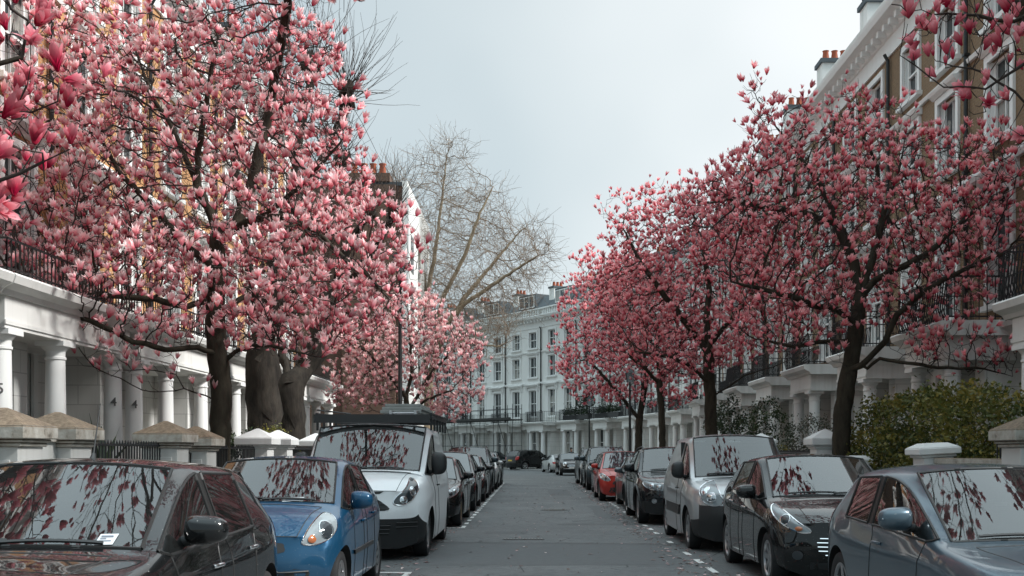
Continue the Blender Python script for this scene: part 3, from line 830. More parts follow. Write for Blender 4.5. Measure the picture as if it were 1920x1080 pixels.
def ellipsoids(n, els, g, shell=.55):
    """points in a union of ellipsoids, denser towards the outside"""
    w = np.array([a * b * c for _, (a, b, c) in els]) ** .8; w /= w.sum()
    k = g.choice(len(els), n, p=w); out = []
    d = g.normal(0, 1, (n, 3)); d /= np.linalg.norm(d, axis=1)[:, None]
    rr = g.uniform(0, 1, n) ** (1 / 3.); rr = np.where(g.uniform(0, 1, n) < shell, .7 + .3 * rr, rr)
    for i in range(n):
        c, s = els[k[i]]; out.append(np.array(c) + d[i] * rr[i] * np.array(s))
    return np.array(out)

def magnolia(base, limbs, els, natt, label, petal, size=.2, seed=1, rows=3, tr=.2, dk=.27, per=1.0, group=None, di=1.2, keep=None, lower=None, tl=1.0, fd=.9):
    """base: point on the ground; limbs: polylines in world space; els: ellipsoids of the crown in world space"""
    g = np.random.default_rng(seed); b = np.array(base)
    att = ellipsoids(natt, els, g)
    if keep is not None: att = att[keep(att)]
    if lower is not None: att = att[att[:, 2] > lower]
    seeds = [[np.array(p) - b for p in L] for L in limbs]
    nodes, par = grow(seeds, att - b, dk=dk, di=di, seed=seed, up=.14)
    r, nch = radii(nodes, par, .0065, 2.25, tr)
    chs = chains(par, nch, r)
    (BV, BQ), (TV, TQ) = tubes(nodes, r, chs, .022, 9)
    # root flare on the lowest part
    low = BV[:, 2] < .35
    BV[low, :2] *= (1 + .55 * (1 - BV[low, 2:3].clip(0, .35) / .35) ** 2)
    root = empty('magnolia_tree', base); tag(root, label, 'tree', group)
    np_mesh('trunk', BV, BQ, M['bark'], root)
    # twiglets: short upturned shoots along the thin wood
    cand = np.where((r < .020) & (par >= 0))[0]
    cand = np.repeat(cand, 3)[g.uniform(0, 1, 3 * len(cand)) < .30 * per]
    hd = nodes[cand] - nodes[par[cand]]; hd /= np.linalg.norm(hd, axis=1)[:, None] + 1e-9
    sd = g.normal(0, 1, hd.shape); sd -= hd * (sd * hd).sum(1)[:, None]; sd /= np.linalg.norm(sd, axis=1)[:, None] + 1e-9
    t0 = hd * .5 + sd * .8 + g.normal(0, .15, hd.shape); t0[:, 2] += .15; t0 /= np.linalg.norm(t0, axis=1)[:, None]
    ln = g.uniform(.12, .42, len(cand)) * tl
    q0 = nodes[cand]; q1 = q0 + t0 * (ln * .5)[:, None]; t1 = t0 * .6; t1[:, 2] += .55; t1 /= np.linalg.norm(t1, axis=1)[:, None]; q2 = q1 + t1 * (ln * .5)[:, None]
    a_ = np.cross(t0, np.array([.2, .3, .93])); a_ /= np.linalg.norm(a_, axis=1)[:, None] + 1e-9; b_ = np.cross(t0, a_)
    th = np.arange(3) * 2.0944; wv = []
    for q, rr in ((q0, .0065), (q1, .0055), (q2, .004)):
        wv.append(q[:, None] + rr * (np.cos(th)[None, :, None] * a_[:, None] + np.sin(th)[None, :, None] * b_[:, None]))
    W9 = np.stack(wv, 1).reshape(-1, 3); o9 = len(TV) + np.arange(len(cand))[:, None, None] * 9
    q9 = np.array([[i * 3 + j, i * 3 + (j + 1) % 3, i * 3 + 3 + (j + 1) % 3, i * 3 + 3 + j] for i in range(2) for j in range(3)])
    TV = np.concatenate([TV, W9]); TQ = np.concatenate([TQ, (o9 + q9[None]).reshape(-1, 4)])
    tw = np_mesh('twigs', TV, TQ, M['twig'], root)
    # blossoms: at every tip and along the thin wood
    tips = np.where(nch == 0)[0]; tips = tips[tips > 0]
    thin = np.where((r < .013) & (nch > 0))[0]; thin = thin[(thin > 0)]
    extra = thin[g.uniform(0, 1, len(thin)) < .12 * per]
    fl = g.uniform(0, 1, len(cand)) < .8
    pos = np.concatenate([nodes[tips], nodes[extra], q2[fl]])
    dirs = np.concatenate([nodes[tips] - nodes[par[tips]], nodes[extra] - nodes[par[extra]], t1[fl]])
    dirs /= np.linalg.norm(dirs, axis=1)[:, None] + 1e-9
    dirs = dirs * .7 + g.normal(0, .38, dirs.shape); dirs[:, 2] += .75
    cc = pos.mean(0); dn = np.linalg.norm((pos - cc) / (np.percentile(np.abs(pos - cc), 92, axis=0) + 1e-6), axis=1)
    kp = g.uniform(0, 1, len(pos)) < fd * np.clip(.15 + .75 * dn, .2, 1.1); pos = pos[kp]; dirs = dirs[kp]
    d1 = dirs / np.linalg.norm(dirs, axis=1)[:, None]
    # short spurs carry the blossoms off the wood
    sl = g.uniform(.02, .14, len(pos)); p2 = pos + d1 * sl[:, None]
    V, Q, T, Rn = flowers(p2, d1, size, g, rows)
    np_mesh('blossom', V, Q, petal, root, {'t': T, 'v': Rn})
    return root, len(pos), len(nodes)

def px(Y0, *pts):
    """limb traced over the photograph: (px, py, depth offset)"""
    return [tuple(P(a, b, Y0 + d)) for a, b, d in pts]
def el(pxx, pyy, Y, rx, rz, ry=None):
    c = P(pxx, pyy, Y); s = Y / F
    return (tuple(c), (rx * s, (ry if ry else (rx + rz) / 2) * s if ry is None else ry, rz * s))

Y1 = 21.7
L1 = [
    [tuple(P(410, 986, Y1)), *px(Y1, (412, 850, 0), (416, 760, 0), (412, 690, .0), (404, 620, .05), (404, 560, .1), (406, 500, .1), (408, 440, .1))],
    px(Y1, (408, 440, .1), (390, 390, .2), (368, 345, .4), (345, 290, .5), (318, 230, .6), (285, 180, .7), (262, 120, .9)),
    px(Y1, (368, 345, .4), (372, 280, .3), (385, 215, .1), (395, 140, -.2), (410, 70, -.3)),
    px(Y1, (408, 440, .1), (440, 428, -.1), (480, 412, -.3), (520, 385, -.5), (560, 350, -.6), (610, 300, -.8), (650, 250, -.9)),
    px(Y1, (480, 412, -.3), (530, 405, -.5), (590, 430, -.8), (630, 470, -1.0), (680, 510, -1.2), (730, 560, -1.3)),
    px(Y1, (440, 428, -.1), (470, 350, .3), (490, 270, .6), (510, 180, .9), (530, 90, 1.0)),
    px(Y1, (404, 560, .1), (350, 575, -.3), (290, 560, -.6), (190, 552, -.9), (120, 556, -1.2), (60, 575, -1.4)),
    px(Y1, (406, 500, .1), (345, 460, .5), (300, 400, .9), (262, 362, 1.1), (222, 322, 1.3), (195, 270, 1.5), (150, 200, 1.7)),
    px(Y1, (416, 755, 0), (385, 742, -.2), (345, 731, -.4), (300, 736, -.7), (265, 732, -.9), (225, 710, -1.1), (175, 688, -1.3), (150, 655, -1.4)),
    px(Y1, (345, 731, -.4), (330, 705, -.5), (290, 692, -.7), (225, 695, -.9)),
    px(Y1, (412, 665, 0), (370, 652, -.5), (310, 655, -1.0), (250, 640, -1.4), (200, 615, -1.6), (110, 585, -1.9), (40, 565, -2.0)),
    px(Y1, (412, 690, 0), (440, 660, .0), (480, 645, -.4), (540, 655, -.7), (600, 670, -.8)),
    [tuple(P(510, 180, Y1 + .9)), (-4.6, 20.0, 9.9), (-3.9, 18.0, 10.4), (-3.4, 16.5, 10.8)],
    px(Y1, (404, 600, 0), (450, 560, .8), (520, 540, 1.4), (600, 560, 1.7), (680, 600, 1.8)),
]
E1 = [((-3.7, 17.4, 10.7), (2.3, 3.0, 1.5))] + [(c_, (a_, b_ * 1.45, d_)) for c_, (a_, b_, d_) in [el(330, 150, Y1, 190, 150, 2.2), el(180, 330, Y1, 180, 180, 2.2), el(120, 470, Y1 - .6, 160, 120, 2.0), el(495, 185, Y1, 172, 150, 2.1), el(575, 340, Y1, 125, 155, 2.0),
      el(640, 480, Y1 - .4, 145, 120, 2.0), el(400, 330, Y1, 250, 230, 2.6), el(330, 540, Y1 - .6, 260, 110, 2.2), el(560, 590, Y1, 160, 90, 1.8), el(450, 60, Y1, 110, 70, 1.5), el(575, 95, Y1, 52, 62, .8),
      el(60, 580, Y1 - 1.0, 90, 70, 1.0), el(40, 430, Y1 - .8, 95, 70, 1.4), el(70, 510, Y1 - 1.0, 100, 45, 1.2), el(20, 540, Y1 - 1.2, 50, 50, .8), el(700, 560, Y1 - .8, 70, 70, 1.0), el(530, 640, Y1 - .5, 130, 48, 1.0), el(180, 640, Y1 - 1.3, 80, 30, .6), el(160, 120, Y1 + .5, 120, 110, 1.4)]]
print('L1', magnolia(P(410, 986, Y1), L1, E1, 5400, 'large rose pink magnolia in full blossom behind the black hatchback on the left', M['petal_l'], .19, 3, tr=.21, fd=.96, per=1.0, dk=.20)[1:])
YR = 24.0
R1 = [
    [tuple(P(1575, 973, YR)), *px(YR, (1577, 850, 0), (1580, 780, 0), (1588, 720, 0), (1598, 665, 0), (1606, 610, 0), (1612, 560, .1))],
    px(YR, (1606, 610, 0), (1570, 580, -.3), (1525, 572, -.6), (1480, 555, -.9), (1420, 540, -1.0), (1370, 530, -1.2)),
    px(YR, (1612, 560, .1), (1640, 525, .1), (1690, 500, -.2), (1735, 480, -.4), (1790, 430, -.5), (1840, 380, -.6)),
    px(YR, (1580, 700, 0), (1615, 685, -.2), (1660, 640, -.4), (1680, 590, -.5), (1740, 540, -.8), (1820, 500, -1.0), (1890, 470, -1.1)),
    px(YR, (1615, 700, -.2), (1650, 672, -.5), (1700, 680, -.9), (1760, 690, -1.2), (1830, 690, -1.3), (1900, 705, -1.4)),
    px(YR, (1612, 560, .1), (1600, 490, .4), (1570, 420, .6), (1540, 350, .8), (1490, 280, 1.0), (1440, 220, 1.1)),
    px(YR, (1612, 560, .1), (1640, 470, .5), (1660, 390, .8), (1685, 320, .9), (1700, 250, 1.0)),
    px(YR, (1570, 420, .6), (1510, 400, .2), (1450, 390, -.2), (1380, 380, -.4)),
    px(YR, (1598, 640, 0), (1550, 640, .5), (1490, 650, .9), (1440, 640, 1.2)),
    px(YR, (1660, 390, .8), (1640, 300, .7), (1612, 240, .6), (1605, 180, .5)),
]
ER = [(c_, (a_, b_ * 1.45, d_)) for c_, (a_, b_, d_) in [el(1530, 360, YR, 195, 110, 2.0), el(1735, 365, YR, 165, 105, 1.7), el(1840, 400, YR, 110, 150, 1.8), el(1420, 420, YR, 150, 110, 2.0), el(1600, 470, YR, 230, 130, 2.4), el(1480, 590, YR - .4, 120, 80, 1.6),
      el(1465, 245, YR, 65, 60, .9), el(1665, 240, YR, 40, 50, .7), el(1605, 220, YR, 32, 60, .6), el(1350, 400, YR - .4, 80, 60, 1.0), el(1800, 665, YR - 1.0, 110, 45, .9), el(1740, 560, YR, 110, 80, 1.4), el(1410, 170, YR + .8, 30, 30, .4), el(1545, 235, YR + .4, 45, 45, .6)]]
print('R1', magnolia(P(1575, 973, YR), R1, ER, 4600, 'broad shaded pink magnolia beside the big hedge, its trunk between two white gate piers', M['petal_r'], .165, 5, tr=.20, fd=.78, dk=.20, per=1.0)[1:])
Y2 = 36.5
R2 = [
    [tuple(P(1335, 929, Y2)), *px(Y2, (1335, 850, 0), (1333, 780, 0), (1330, 720, 0), (1328, 660, .1), (1325, 600, .1))],
    px(Y2, (1335, 745, 0), (1365, 725, .1), (1395, 705, .3), (1440, 690, .5), (1500, 670, .6)),
    px(Y2, (1328, 660, .1), (1290, 610, -.3), (1250, 560, -.6), (1200, 490, -.8), (1170, 430, -.9)),
    px(Y2, (1325, 600, .1), (1330, 540, .4), (1320, 470, .6), (1300, 400, .8)),
    px(Y2, (1328, 650, .1), (1370, 600, -.2), (1420, 540, -.4), (1450, 480, -.5)),
    px(Y2, (1330, 720, 0), (1300, 690, -.6), (1260, 670, -1.1), (1200, 660, -1.4)),
]
E2 = [el(1300, 480, Y2, 140, 110, 2.6), el(1200, 470, Y2, 70, 80, 1.4), el(1240, 560, Y2, 130, 110, 2.4), el(1370, 560, Y2, 120, 110, 2.4), el(1150, 400, Y2, 30, 35, .5), el(1280, 650, Y2 - .6, 140, 60, 1.8), el(1230, 400, Y2 + .6, 60, 50, 1.0), el(1320, 400, Y2, 80, 60, 1.2), el(1160, 560, Y2 - .5, 70, 80, 1.3)]
print('R2', magnolia(P(1335, 929, Y2), R2, E2, 3800, 'shaded pink magnolia with a straight dark trunk behind the silver van', M['petal_r'], .185, 8, tr=.21, dk=.23, di=1.5)[1:])
Y3 = 57.0
R3 = [
    [tuple(P(1196, 899, Y3)), *px(Y3, (1197, 840, 0), (1198, 790, 0), (1205, 750, 0), (1212, 700, .2), (1205, 650, .3))],
    px(Y3, (1198, 785, 0), (1185, 770, -.2), (1170, 750, -.4), (1140, 715, -.8), (1100, 670, -1.0)),
    px(Y3, (1212, 700, .2), (1180, 640, .4), (1130, 590, .8), (1100, 530, 1.0)),
    px(Y3, (1205, 650, .3), (1225, 590, -.4), (1210, 530, -.6)),
]
E3 = [el(1120, 600, Y3, 75, 90, 2.6), el(1180, 580, Y3, 90, 100, 3.0), el(1110, 690, Y3 - .4, 70, 55, 2.2), el(1100, 510, Y3, 30, 50, 1.2), el(1200, 660, Y3, 90, 70, 2.6), el(1060, 660, Y3, 30, 50, 1.0), el(1140, 735, Y3, 70, 35, 1.8), el(1210, 730, Y3, 50, 40, 1.6)]
print('R3', magnolia(P(1196, 899, Y3), R3, E3, 2600, 'pink magnolia with a forked trunk farthest along the right pavement', M['petal_r'], .23, 11, tr=.2, dk=.28, di=1.8)[1:])
Y4 = 47.0
R4 = [[tuple(P(1242, 911, Y4)), *px(Y4, (1242, 830, 0), (1240, 770, 0), (1236, 710, 0), (1230, 650, 0))],
      px(Y4, (1236, 710, 0), (1262, 670, .4), (1290, 620, .6)), px(Y4, (1236, 720, 0), (1210, 690, -.5), (1170, 660, -.9))]
E4 = [el(1230, 590, Y4, 90, 90, 2.4), el(1170, 640, Y4, 80, 70, 2.0), el(1280, 660, Y4, 80, 60, 2.0), el(1180, 530, Y4, 60, 60, 1.6), el(1270, 730, Y4, 50, 40, 1.2)]
print('R4', magnolia(P(1242, 911, Y4), R4, E4, 2200, 'slender pink magnolia between the silver van tree and the farthest magnolia on the right', M['petal_r'], .20, 12, tr=.15, dk=.26, di=1.6)[1:])
Y5 = 41.0
L5 = [[tuple(P(766, 920, Y5)), *px(Y5, (766, 850, 0), (764, 790, 0), (762, 745, 0))],
      px(Y5, (762, 745, 0), (740, 715, -.2), (715, 690, -.4), (690, 660, -.5), (650, 640, -.7)), px(Y5, (762, 745, 0), (772, 700, .1), (770, 650, .2), (765, 600, .3)),
      px(Y5, (766, 770, 0), (790, 730, .2), (815, 690, .4), (850, 660, .6), (880, 640, .7)), px(Y5, (764, 780, 0), (800, 750, -.6), (850, 730, -1.0))]
E5 = [el(700, 650, Y5, 90, 50, 1.6), el(780, 600, Y5, 60, 50, 1.4), el(680, 730, Y5 - .3, 70, 45, 1.3), el(840, 660, Y5, 70, 60, 1.6), el(840, 740, Y5, 60, 60, 1.4), el(750, 680, Y5, 90, 70, 1.8), el(890, 690, Y5, 25, 50, .8), el(635, 740, Y5, 25, 20, .4)]
print('L5', magnolia(P(766, 920, Y5), L5, E5, 3200, 'small pale pink magnolia in front of the dark brick flank wall', M['petal_p'], .20, 14, tr=.13, dk=.20, di=1.3)[1:])
# near trees standing just outside the picture, whose branches reach into its top corners
def near_tree(base, tips, label, petal, seed, size, els, natt, tr=.2, over=None, per=.5):
    b = Vector(base); fork = b + Vector((0, 0, 2.3))
    limbs = [[tuple(b), tuple(b + Vector((0, 0, 1.2))), tuple(fork)]]
    for t in tips:
        t = [Vector(q) for q in t]; m = fork.lerp(t[0], .5) + Vector((0, 0, .25))
        limbs.append([tuple(fork), tuple(m)] + [tuple(q) for q in t])
    if over: limbs.append([tuple(fork), tuple(fork + Vector((0, .3, 2))), tuple(fork.lerp(Vector(over), .7) + Vector((0, 0, 1.2))), tuple(over)])
    return magnolia(base, limbs, els, natt, label, petal, size, seed, rows=6, tr=tr, dk=.25, di=1.0, per=per, fd=1.1)
YN = 8.6
print('L0', near_tree((-6.9, YN, 0), [px(YN, (-150, 330, 0), (-40, 350, 0), (40, 325, 0), (130, 280, 0)), px(YN, (-160, 130, 0), (-30, 130, 0), (40, 110, .1), (55, 40, .1)), px(YN, (-160, 220, .2), (-40, 210, .2), (60, 215, .1), (110, 190, 0))],
    'rose pink magnolia at the left edge whose nearest large blossoms reach into the picture', M['petal_d'], 21, .180,
    [el(20, 60, YN, 70, 110, .45), el(60, 330, YN, 75, 40, .35), el(75, 140, YN, 60, 75, .4), el(0, 420, YN, 25, 60, .3), el(-250, 150, YN, 260, 330, 1.6), el(25, 210, YN, 50, 40, .3), el(20, 20, YN, 60, 50, .4), ((-3.3, 11.8, 9.4), (2.9, 3.6, 1.4))], 2300, over=(-3.6, 11.8, 9.0))[1:])
YM = 12.2
print('R0', near_tree((7.35, YM, 0), [px(YM, (2050, 60, 0), (1930, 110, 0), (1850, 165, 0), (1770, 165, 0), (1690, 100, 0)), px(YM, (2050, -30, .2), (1900, 40, .2), (1800, 30, .2), (1700, 20, .1)), px(YM, (2050, 160, -.1), (1920, 190, -.1), (1850, 140, -.1), (1760, 115, 0))],
    'shaded pink magnolia at the right edge with sparse branches across the top corner', M['petal_d'], 22, .185,
    [el(1870, 40, YM, 95, 65, .6), el(1790, 75, YM, 95, 55, .5), el(1860, 120, YM, 80, 50, .5), el(1880, 30, YM + .5, 70, 55, .4), el(1700, 30, YM, 50, 50, .3), el(2200, 60, YM, 240, 300, 1.8), el(1900, 150, YM, 60, 70, .4), el(1840, 195, YM, 70, 30, .3), el(1895, 260, YM, 25, 60, .3), ((4.0, 14.6, 10.4), (2.7, 4.2, 1.5))], 2300, over=(4.3, 14.2, 9.9), per=.85)[1:])
# ------------------------------------------------------------------ bare trees, pollards, hedges
def bare_tree(base, limbs, els, natt, label, seed, tr, dk, di, step, mats, rtip=.008, side=2, sl=1.0):
    g = np.random.default_rng(seed); b = np.array(base)
    att = ellipsoids(natt, els, g)
    nodes, par = grow([[np.array(p) - b for p in L] for L in limbs], att - b, step=step, dk=dk, di=di, seed=seed, up=.05, jit=.3)
    r, nch = radii(nodes, par, rtip, 2.2, tr)
    (BV, BQ), (TV, TQ) = tubes(nodes, r, chains(par, nch, r), .04, 9)
    cand = np.where((r < .05) & (par >= 0))[0]; cand = np.repeat(cand, side)
    d = nodes[cand] - nodes[par[cand]]; d /= np.linalg.norm(d, axis=1)[:, None] + 1e-9
    pts = [nodes[cand]]; dd = d + g.normal(0, .75, d.shape)
    for k in range(3):
        dd /= np.linalg.norm(dd, axis=1)[:, None]; pts.append(pts[-1] + dd * g.uniform(.2, .5, (len(cand), 1)) * sl); dd = dd + g.normal(0, .4, d.shape); dd[:, 2] += .12
    th = np.arange(3) * 2.0944; a = np.cross(d, np.array([.2, .3, .93])); a /= np.linalg.norm(a, axis=1)[:, None] + 1e-9; bb = np.cross(d, a)
    wv = [q[:, None] + rr * (np.cos(th)[None, :, None] * a[:, None] + np.sin(th)[None, :, None] * bb[:, None]) for q, rr in zip(pts, (rtip * 1.1, rtip * .95, rtip * .8, rtip * .6))]
    W = np.stack(wv, 1).reshape(-1, 3); q12 = np.array([[i * 3 + j, i * 3 + (j + 1) % 3, i * 3 + 3 + (j + 1) % 3, i * 3 + 3 + j] for i in range(3) for j in range(3)])
    o = len(TV) + np.arange(len(cand))[:, None, None] * 12
    TV = np.concatenate([TV, W]); TQ = np.concatenate([TQ, (o + q12[None]).reshape(-1, 4)])
    root = empty('plane_tree', base); tag(root, label, 'tree')
    np_mesh('trunk', BV, BQ, M[mats[0]], root); np_mesh('crown', TV, TQ, M[mats[1]], root)
    return len(nodes), len(cand)

YB = 66.0
LB = [[tuple(P(800, 892, YB)), *px(YB, (800, 840, 0), (802, 780, 0), (803, 730, 0))],
      px(YB, (803, 730, 0), (790, 640, .5), (800, 560, 1.0), (815, 480, 1.5), (825, 400, 2), (835, 320, 2), (842, 265, 2)),
      px(YB, (795, 690, 0), (815, 640, -.5), (830, 560, -1), (870, 480, -1.5), (900, 400, -2), (925, 350, -2)),
      px(YB, (803, 720, 0), (830, 620, -1), (870, 570, -2), (930, 530, -3), (990, 490, -3.5), (1030, 470, -4)),
      px(YB, (830, 620, -1), (880, 545, .0), (920, 500, .5), (960, 450, 1), (990, 420, 1)),
      px(YB, (800, 560, 1.0), (780, 480, 2), (760, 400, 2.5), (745, 330, 3)), px(YB, (830, 640, -1), (870, 640, -2.5), (930, 650, -4), (960, 640, -4)),
      px(YB, (815, 480, 1.5), (770, 440, 3), (740, 380, 3.5), (725, 310, 3.5))]
EB = [el(840, 300, YB, 45, 50, 1.8), el(860, 400, YB, 90, 70, 3.4), el(770, 350, YB, 60, 60, 2.6), el(930, 400, YB, 40, 50, 2.0), el(880, 500, YB, 130, 70, 4.2), el(980, 480, YB - 2, 60, 60, 2.8), el(1000, 440, YB, 35, 35, 1.4),
      el(900, 570, YB - 2, 90, 60, 3.0), el(900, 640, YB - 3, 60, 40, 2.4), el(790, 520, YB, 60, 90, 3.0), el(960, 560, YB - 3, 50, 50, 2.0), el(1010, 480, YB - 3, 40, 55, 2.0), el(930, 600, YB - 4, 40, 60, 1.6), el(850, 590, YB, 60, 70, 2.5), el(880, 420, YB, 70, 60, 3)]
print('BT', bare_tree(P(800, 892, YB), LB, EB, 2300, 'tall bare plane tree with pale spreading branches at the far corner', 31, .36, .45, 2.4, .3, ('bark_pale', 'twig_pale'), .010, 2, 1.4))

def pollard(base, limbs, knuckles, label, seed, tr, whips=42, wl_=2.0):
    """thick cut-back trunk and limbs ending in fists from which straight thin shoots rise"""
    g = np.random.default_rng(seed); b = np.array(base)
    seeds = [[np.array(p) - b for p in L] for L in limbs]
    nodes, par = grow(seeds, np.array([[0, 0, -50.]]), step=.3, iters=1, seed=seed)
    r, nch = radii(nodes, par, .10, 2.3, tr)
    (BV, BQ), (TV, TQ) = tubes(nodes, r, chains(par, nch, r), .0, 9, False)
    nz = g.normal(0, .042, BV.shape); BV = BV + nz
    low = BV[:, 2] < .8; BV[low, :2] *= (1 + .35 * (1 - BV[low, 2:3] / .8))
    root = empty('pollarded_tree', base); tag(root, label, 'tree')
    np_mesh('trunk', BV, BQ, M['bark_plane'], root)
    uv = [(math.sin(t) * math.cos(p_), math.sin(t) * math.sin(p_), math.cos(t)) for t in np.linspace(.05, 3.09, 8) for p_ in np.linspace(0, 2 * math.pi, 10, endpoint=False)]
    kq = [[i * 10 + j, i * 10 + (j + 1) % 10, i * 10 + 10 + (j + 1) % 10, i * 10 + 10 + j] for i in range(7) for j in range(10)]
    for (kp, kr) in knuckles:
        V = []; Q = []; off = 0
        c = np.array(kp) - b; S = np.array(uv) * kr * g.uniform(.55, 1.35, (80, 1)) + c
        kn = np_mesh('knuckle', S, np.array(kq), M['bark_plane'], root)
        for w in range(whips):
            d = g.normal(0, .55, 3); d[2] = abs(d[2]) * .5 + .75
            if g.uniform() < .22: d[2] = g.uniform(-.25, .35)
            d /= np.linalg.norm(d); p = c + d * kr * .8; L = wl_ * g.uniform(.5, 1.25); pts = [p]
            for k in range(5):
                p = p + d * L / 5; d = d + g.normal(0, .13, 3) + np.array([0, 0, .05]); d /= np.linalg.norm(d); pts.append(p)
            rr = np.linspace(.010, .0035, 6); th = np.arange(3) * 2.0944
            a = np.cross(d, [.3, .9, .1]); a /= np.linalg.norm(a); bb = np.cross(d, a)
            for q, r_ in zip(pts, rr): V += [q + r_ * (math.cos(t) * a + math.sin(t) * bb) for t in th]
            Q += [[off + i * 3 + j, off + i * 3 + (j + 1) % 3, off + i * 3 + 3 + (j + 1) % 3, off + i * 3 + 3 + j] for i in range(5) for j in range(3)]; off += 18
        np_mesh('shoots', np.array(V), np.array(Q), M['twig'], kn)
YP = 29.4
pollard(P(492, 949, YP), [[tuple(P(492, 949, YP)), *px(YP, (492, 860, 0), (494, 770, 0), (492, 700, 0), (494, 640, 0))], px(YP, (494, 640, 0), (470, 540, .2), (455, 420, .4), (440, 300, .5), (432, 185, .5)), px(YP, (494, 640, 0), (515, 520, -.2), (540, 400, -.3), (560, 260, -.3), (585, 125, -.3)), px(YP, (540, 400, -.3), (590, 330, .2), (630, 250, .3), (650, 175, .3)),
    px(YP, (494, 660, 0), (520, 610, -.4), (545, 585, -.6))],
    [(P(432, 180, YP + .5), .30), (P(530, 190, YP), .26), (P(585, 120, YP - .3), .3), (P(648, 168, YP + .3), .24), (P(655, 190, YP + .2), .20), (P(545, 580, YP - .6), .25), (P(500, 110, YP + .4), .25)],
    'thick dark pollarded plane tree with bristling shoots behind the left magnolia', 41, .46, 46, 2.2)
YP = 33.0
pollard(P(548, 938, YP), [[tuple(P(548, 938, YP)), *px(YP, (546, 850, 0), (543, 780, 0), (545, 720, 0))], px(YP, (545, 720, 0), (575, 690, .3), (600, 640, .4), (620, 560, .5), (650, 470, .6), (690, 400, .6)), px(YP, (545, 720, 0), (525, 640, .2), (540, 520, .3), (600, 420, .3)), px(YP, (620, 560, .5), (670, 510, .2), (720, 440, 0), (740, 400, 0))],
    [(P(690, 395, YP + .6), .28), (P(602, 415, YP + .3), .28), (P(742, 395, YP), .3), (P(640, 300, YP), .3)], 'dark pollarded plane tree leaning right, the farther of the two behind the white gate piers', 42, .46, 40, 1.8)

def leaf_cloud(pts, size, g, up=.3):
    """small bent leaves, one per point"""
    n = len(pts); d = g.normal(0, 1, (n, 3)); d[:, 2] += up; d /= np.linalg.norm(d, axis=1)[:, None]
    a = np.cross(d, g.normal(0, 1, (n, 3))); a /= np.linalg.norm(a, axis=1)[:, None]; b = np.cross(d, a)
    s = (size * g.uniform(.6, 1.3, n))[:, None]
    V = np.stack([pts - b * s * .5, pts + a * s * .28 + d * s * .06, pts + b * s * .5, pts - a * s * .28 + d * s * .06], 1).reshape(-1, 3)
    Q = np.arange(4 * n).reshape(-1, 4)
    return V, Q
def clumps(shape, n, g, k, spread):
    """leaf points gathered in clumps on the outside of a shape function returning points on its surface"""
    c = shape(k); m = n // k
    p = np.repeat(c, m, 0) + g.normal(0, spread, (k * m, 3)); v = np.repeat(g.uniform(0, 1, k), m)
    return p, v
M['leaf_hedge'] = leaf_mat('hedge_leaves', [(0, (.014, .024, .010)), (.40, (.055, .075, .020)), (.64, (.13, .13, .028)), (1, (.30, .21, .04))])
M['leaf_yellow'] = leaf_mat('yellow_green_leaves', [(0, (.03, .04, .010)), (.5, (.10, .11, .02)), (1, (.28, .24, .04))])
M['leaf_dark'] = leaf_mat('dark_leaves', [(0, (.006, .012, .006)), (.5, (.018, .034, .012)), (1, (.05, .07, .02))])
M['leaf_grey'] = leaf_mat('dull_leaves', [(0, (.02, .022, .015)), (.5, (.05, .055, .035)), (1, (.13, .125, .085))])
def bush(name, cen, rad, n, label, cat, mat, size, seed, box=0.0, group=None, stem=True):
    g = np.random.default_rng(seed); c = np.array(cen); R3 = np.array(rad)
    def shape(k):
        d = g.normal(0, 1, (k, 3)); d /= np.linalg.norm(d, axis=1)[:, None]
        if box: d = d / (np.abs(d).max(1)[:, None]) * box + d * (1 - box)
        rr = np.where(g.uniform(0, 1, k) < .75, g.uniform(.86, 1.06, k), g.uniform(.3, .9, k))
        return d * rr[:, None] * R3
    p, v = clumps(shape, n, g, max(12, n // 26), max(.07, min(rad) * .11))
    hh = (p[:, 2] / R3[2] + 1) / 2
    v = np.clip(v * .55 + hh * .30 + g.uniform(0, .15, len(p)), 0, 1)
    keep = p[:, 2] + c[2] > .02; p = p[keep]; v = v[keep]
    root = empty(name, (c[0], c[1], 0)); tag(root, label, cat, group)
    V, Q = leaf_cloud(p, size, g)
    V = V + np.array([0, 0, c[2]])
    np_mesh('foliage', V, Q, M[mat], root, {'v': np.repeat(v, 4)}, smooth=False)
    if stem:
        m = MB()
        for k in range(5):
            a = g.uniform(0, 6.28); q = Vector((R3[0] * .6 * math.cos(a), R3[1] * .6 * math.sin(a), c[2] + R3[2] * .3))
            m.tube([(q.x * .15, q.y * .15, 0), (q.x * .5, q.y * .5, q.z * .5), tuple(q)], .03, 5, .01)
        m.build('stems', M['twig'], root)
    return root
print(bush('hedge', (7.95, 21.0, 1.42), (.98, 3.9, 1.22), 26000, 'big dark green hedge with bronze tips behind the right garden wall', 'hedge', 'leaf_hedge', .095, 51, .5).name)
bush('shrub', (-7.0, 25.4, 1.05), (.6, .8, .95), 3600, 'dark green shrub between the magnolia trunk and the white gate piers', 'shrub', 'leaf_dark', .08, 53)
bush('shrub', (-6.95, 28.2, 1.2), (.62, 1.3, 1.0), 4200, 'yellow green shrub behind the white gate piers at the foot of the pollards', 'shrub', 'leaf_yellow', .07, 54)
bush('shrub', (7.6, 29.5, 1.3), (.8, 1.6, 1.25), 4200, 'dull grey green shrub behind the right gate pier of the magnolia', 'shrub', 'leaf_grey', .07, 55, 0)
bush('shrub', (7.4, 34.0, 1.5), (.8, 1.6, 1.6), 4200, 'tall dark evergreen shrub behind the row of pyramid pier caps', 'shrub', 'leaf_dark', .09, 56)
bush('shrub', (7.2, 39.0, 1.6), (.8, 1.8, 1.8), 4200, 'dark shrub to the left of the straight trunked magnolia', 'shrub', 'leaf_dark', .10, 57)
